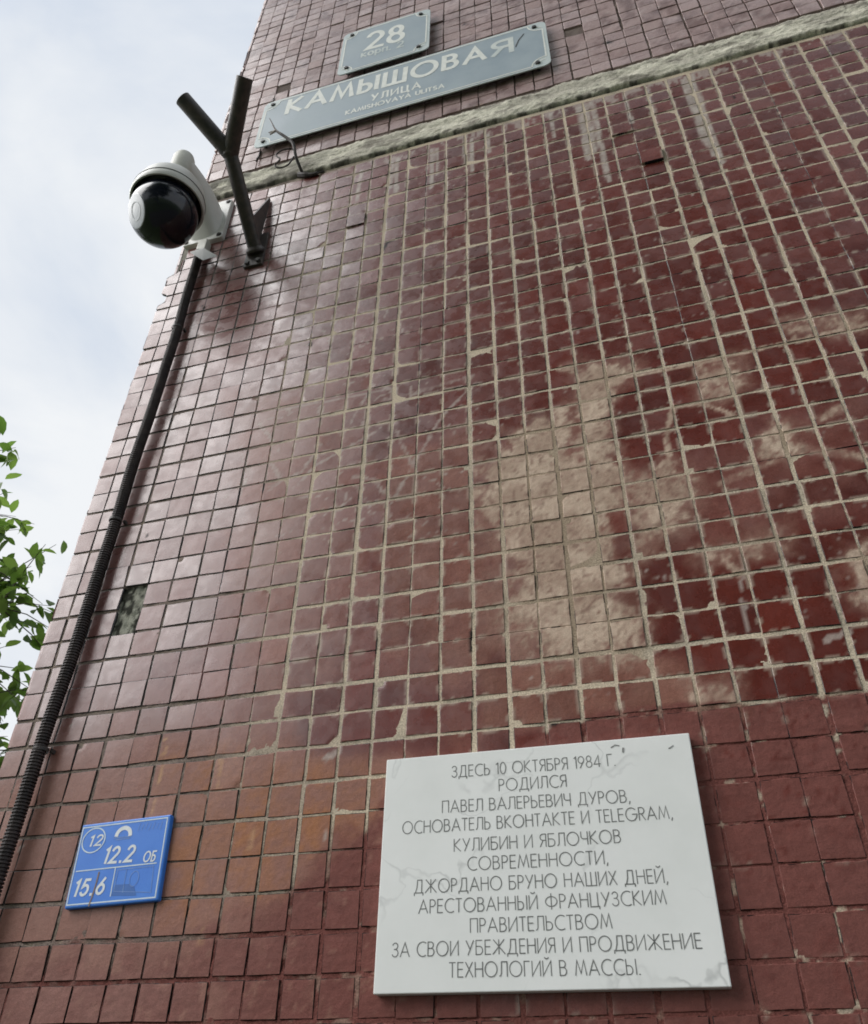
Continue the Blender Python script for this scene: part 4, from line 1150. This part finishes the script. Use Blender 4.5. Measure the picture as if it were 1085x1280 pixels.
# ------------------------------------------------------------------ corrugated conduit
M_HOSE = noisy('black_corrugated_plastic', (0.020, 0.015, 0.015), (0.060, 0.045, 0.042), 60, 0.6, spec=0.45)
hz = thing('conduit', 'black corrugated cable conduit running down the left edge of the wall', 'conduit', (-.40, 0, 0.05))
path = [(-.398, 3.348), (-.3985, 3.308), (-.396, 3.10), (-.392, 2.859), (-.396, 2.66), (-.3985, 2.527), (-.402, 2.40), (-.404, 2.261), (-.4055, 2.057), (-.4075, 1.851), (-.409, 1.5), (-.408, 1.0), (-.41, .05)]
pz = np.array([p[1] for p in path])[::-1]; px_ = np.array([p[0] for p in path])[::-1]
def hose():
    m = MB()
    n, zs, rs = 14, [], []
    z = 3.348
    step = .0052
    while z > .06:
        for dz, r in ((0, .0086), (.0012, .0086), (.0019, .0112), (.0040, .0112), (.0047, .0086)):
            zs.append(z - dz); rs.append(r)
        z -= step if z > 1.4 else .0208
    v = []
    for z, r in zip(zs, rs):
        cx = np.interp(z, pz, px_) + .0014 * sin(z * 9) + .0010 * sin(z * 23 + 1)
        cy = -.0145 - .0022 * (1 + sin(z * 7.3))
        v += [(cx + r * cos(2 * pi * k / n), cy + r * sin(2 * pi * k / n), z) for k in range(n)]
    f = [(i * n + k, (i + 1) * n + k, (i + 1) * n + (k + 1) % n, i * n + (k + 1) % n) for i in range(len(zs) - 1) for k in range(n)]
    m.add(v, f)
    m.build('corrugated_tube', M_HOSE, hz)
hose()
for z in (2.49, 2.035, 3.05, 1.3):
    cx = float(np.interp(z, pz, px_))
    c = MB()
    c.lathe([(.0113, -.003), (.0122, -.003), (.0122, .003), (.0113, .003)], (cx, -.0165, z), (0, 0, 1), 20)
    c.box(cx + .0115, cx + .016, -.010, .001, z - .003, z + .003)
    c.build('clip', M_STEEL, hz)

# ------------------------------------------------------------------ cut cable above the seam
M_CABLE = noisy('weathered_cable', (0.022, 0.018, 0.016), (0.06, 0.048, 0.04), 150, 0.6, bump=0.3, bscale=500)
M_COPPER = noisy('bare_wire', (0.22, 0.19, 0.16), (0.32, 0.28, 0.24), 200, 0.5)
def smooth_path(P, sub=6):
    P = [Vector(p) for p in P]
    out = []
    for i in range(len(P) - 1):
        a, b, c, d = P[max(i - 1, 0)], P[i], P[i + 1], P[min(i + 2, len(P) - 1)]
        for k in range(sub):
            t = k / sub
            out.append(.5 * ((2 * b) + (c - a) * t + (2 * a - 5 * b + 4 * c - d) * t * t + (3 * b - a - 3 * c + d) * t ** 3))
    out.append(P[-1])
    return out
cb = thing('cut_cable', 'dark cut cable curling out of the cement seam below the street sign', 'cable', CABLE[0])
MB().tube(smooth_path(CABLE[:6]), .0042, 10).build('sheath', M_CABLE, cb, smooth=True)
tip = smooth_path(CABLE[5:])
MB().tube(tip, [.0042 - .003 * (i / (len(tip) - 1)) for i in range(len(tip))], 8).build('frayed_end', M_CABLE, cb, smooth=True)
MB().tube([Vector(CABLE[6]), Vector(CABLE[6]) + Vector((-.016, 0, -.014))], [.0036, .0018], 8).tube([Vector(CABLE[6]), Vector(CABLE[6]) + Vector((-.024, .002, .004))], [.003, .0014], 8).build('bare_strand', M_COPPER, cb, smooth=True)
MB().tube(smooth_path(CABLE_LOOP), .0024, 8).build('loop', M_CABLE, cb, smooth=True)
MB().tube(smooth_path(CABLE_ROOT), [.009] * 6 + [.006] * 7 + [.003] * 6, 8).build('root', M_CABLE, cb, smooth=True)

# ------------------------------------------------------------------ ground
M_GRASS = noisy('mown_grass', (0.030, 0.055, 0.018), (0.075, 0.105, 0.035), 5, 0.9, bump=0.7, bscale=60)
M_PAVE = noisy('grey_asphalt', (0.045, 0.045, 0.046), (0.075, 0.073, 0.070), 18, 0.9, bump=0.5, bscale=200)
gr = MB().add([(-400, -400, 0), (400, -400, 0), (400, 400, 0), (-400, 400, 0)], [(0, 1, 2, 3)]).build('ground', M_GRASS)
gr['kind'] = 'structure'
pv = MB().add([(-2.0, -3.2, .02), (12, -3.2, .02), (12, -.02, .02), (-2.0, -.02, .02)], [(0, 1, 2, 3)]).box(-2.0, 12, -3.3, -3.2, -.05, .03).build('pavement', M_PAVE)
pv['kind'] = 'structure'

# ------------------------------------------------------------------ trees
def leaf_material(name, c0, c1):
    m = bpy.data.materials.new(name)
    m.use_nodes = True
    n, l = m.node_tree.nodes, m.node_tree.links
    b = n['Principled BSDF']
    a = n.new('ShaderNodeAttribute'); a.attribute_name = 'tint'
    r = n.new('ShaderNodeValToRGB')
    r.color_ramp.elements[0].color = (*c0, 1)
    r.color_ramp.elements[1].color = (*c1, 1)
    l.new(a.outputs['Fac'], r.inputs[0])
    l.new(r.outputs[0], b.inputs['Base Color'])
    b.inputs['Roughness'].default_value = .5
    b.inputs['Specular IOR Level'].default_value = .35
    tr = n.new('ShaderNodeBsdfTranslucent')
    br = n.new('ShaderNodeMix'); br.data_type = 'RGBA'; br.blend_type = 'MULTIPLY'; br.inputs[0].default_value = 1
    l.new(r.outputs[0], br.inputs[6]); br.inputs[7].default_value = (1.6, 1.8, .9, 1)
    l.new(br.outputs[2], tr.inputs[0])
    ms = n.new('ShaderNodeMixShader'); ms.inputs[0].default_value = .48
    l.new(b.outputs[0], ms.inputs[1]); l.new(tr.outputs[0], ms.inputs[2])
    l.new(ms.outputs[0], n['Material Output'].inputs[0])
    return m
M_BARK = noisy('grey_brown_bark', (0.06, 0.05, 0.04), (0.14, 0.12, 0.10), 20, .95, bump=.8, bscale=60, stretch=(3, 3, .6))
LEAF_P = [(0, 0), (.16, .18), (.22, .42), (.15, .74), (0, 1.0), (-.15, .74), (-.22, .42), (-.16, .18)]
def leaves(spots, size, mat, name, parent, g):
    """spots: (point, outward direction) pairs; a folded, drooping blade at each"""
    n = len(spots)
    V, F, Tt = [], [], []
    for p, d in spots:
        s = size * g.uniform(.65, 1.2)
        d = (d + Vector(g.normal(0, .45, 3)) + Vector((0, 0, -.35))).normalized()
        w = d.cross(Vector(g.normal(0, .5, 3)) + Vector((0, 0, 1)))
        if w.length < 1e-3:
            continue
        w.normalize()
        nn = w.cross(d)
        k = len(V)
        fold = g.uniform(.05, .5)
        t = float(g.random())
        V.append(p); Tt.append(t)
        for q in (.25, .5, .78, 1.0):
            V.append(p + d * s * q - nn * s * .25 * q * q); Tt.append(t)
        for q, hw in ((.25, .20), (.5, .26), (.78, .18)):
            c = p + d * s * q - nn * s * .25 * q * q
            V.append(c + w * s * hw + nn * s * hw * fold); V.append(c - w * s * hw + nn * s * hw * fold)
            Tt += [t, t]
        F += [(k, k + 1, k + 5), (k + 1, k + 2, k + 7, k + 5), (k + 2, k + 3, k + 9, k + 7), (k + 3, k + 4, k + 9),
              (k, k + 6, k + 1), (k + 1, k + 6, k + 8, k + 2), (k + 2, k + 8, k + 10, k + 3), (k + 3, k + 10, k + 4)]
    o = mesh_obj(name, V, F, mat, parent, smooth=True)
    a = o.data.attributes.new('tint', 'FLOAT', 'POINT')
    a.data.foreach_set('value', np.array(Tt, dtype=np.float32))
    return shift(o)

def tree(name, label, loc, height, fork, centre, radii, n_limb, n_twig, n_leaf, size, mat, seed, trunk_r, extra=()):
    g = np.random.default_rng(seed)
    root = thing(name, label, 'tree', loc)
    base = Vector(loc)
    top = Vector(centre) + Vector((0, 0, radii[2] * .55))
    tr = MB()
    pts = [base + (top - base) * t + Vector((.10 * sin(t * 5), .08 * sin(t * 4 + 1), 0)) * (height / 6) for t in np.linspace(0, 1, 14)]
    tr.tube(pts, [trunk_r * (1.25 if i == 0 else 1) * (1 - .85 * i / 13) for i in range(14)], 12)
    tr.build('trunk', M_BARK, root, smooth=True)
    br, spots = MB(), []
    C_ = Vector(centre)
    def inside(s=1.0):
        while True:
            q = Vector(g.uniform(-1, 1, 3))
            if .25 < q.length < 1:
                q = q * s
                return C_ + Vector((q.x * radii[0], q.y * radii[1], q.z * radii[2]))
    targets = [inside(.95) for _ in range(n_limb)] + [Vector(e) for e in extra]
    for tgt in targets:
        st = min(pts[4:], key=lambda p: (p - tgt).length + max(0, p.z - tgt.z + .15) * 2)
        mid = (st + tgt) / 2 + Vector(g.normal(0, .06 * radii[0], 3)) + Vector((0, 0, .08 * radii[2]))
        lp = smooth_path([st, mid, tgt], 5)
        r0 = trunk_r * .34
        br.tube(lp, [r0 * (1 - .85 * i / (len(lp) - 1)) for i in range(len(lp))], 6)
        for _ in range(n_twig):
            f = g.uniform(.35, 1.0)
            a = lp[int(f * (len(lp) - 1))]
            d = ((tgt - st).normalized() + Vector(g.normal(0, .75, 3))).normalized()
            L = g.uniform(.12, .30) * radii[0] * 1.0
            tp = [a, a + d * L * .5 + Vector((0, 0, .01)), a + d * L - Vector((0, 0, .05 * L))]
            br.tube(tp, [r0 * .16, r0 * .11, r0 * .05], 4)
            for _ in range(n_leaf):
                t = g.uniform(.15, 1.05)
                q = tp[0].lerp(tp[2], t)
                spots.append((q + Vector(g.normal(0, .02 * L + .004, 3)), (d * .5 + Vector(g.normal(0, .7, 3))).normalized()))
    br.build('branches', M_BARK, root)
    leaves(spots, size, mat, 'crown', root, g)
    return root
M_LEAF = leaf_material('bright_green_leaf', (0.085, 0.145, 0.042), (0.165, 0.230, 0.085))
M_LEAF_D = leaf_material('dark_green_leaf', (0.022, 0.045, 0.014), (0.045, 0.075, 0.022))
tree('leafy_tree', 'green broad leaved tree, its loose twigs against the sky left of the wall', (-3.9, 1.7, 0), 5.6, 2, (-3.40, 1.6, 3.30), (1.35, 1.3, 1.55), 26, 10, 11, .088, M_LEAF, 5, .07,
     extra=((-2.72, 1.55, 4.12), (-2.66, 1.6, 3.95), (-2.45, 1.5, 3.75), (-2.22, 1.5, 3.48), (-2.25, 1.5, 3.30), (-2.22, 1.55, 3.05), (-2.25, 1.7, 2.85), (-2.35, 1.5, 3.55), (-2.35, 1.4, 3.0), (-2.3, 1.5, 3.2)))
tree('tall_tree', 'tall dense dark tree across the path, seen only mirrored in the glazed tiles', (1.8, -9.5, 0), 17, 3, (0.9, -9.0, 10.0), (6.9, 3.6, 8.3), 105, 15, 16, .46, M_LEAF_D, 6, .28)
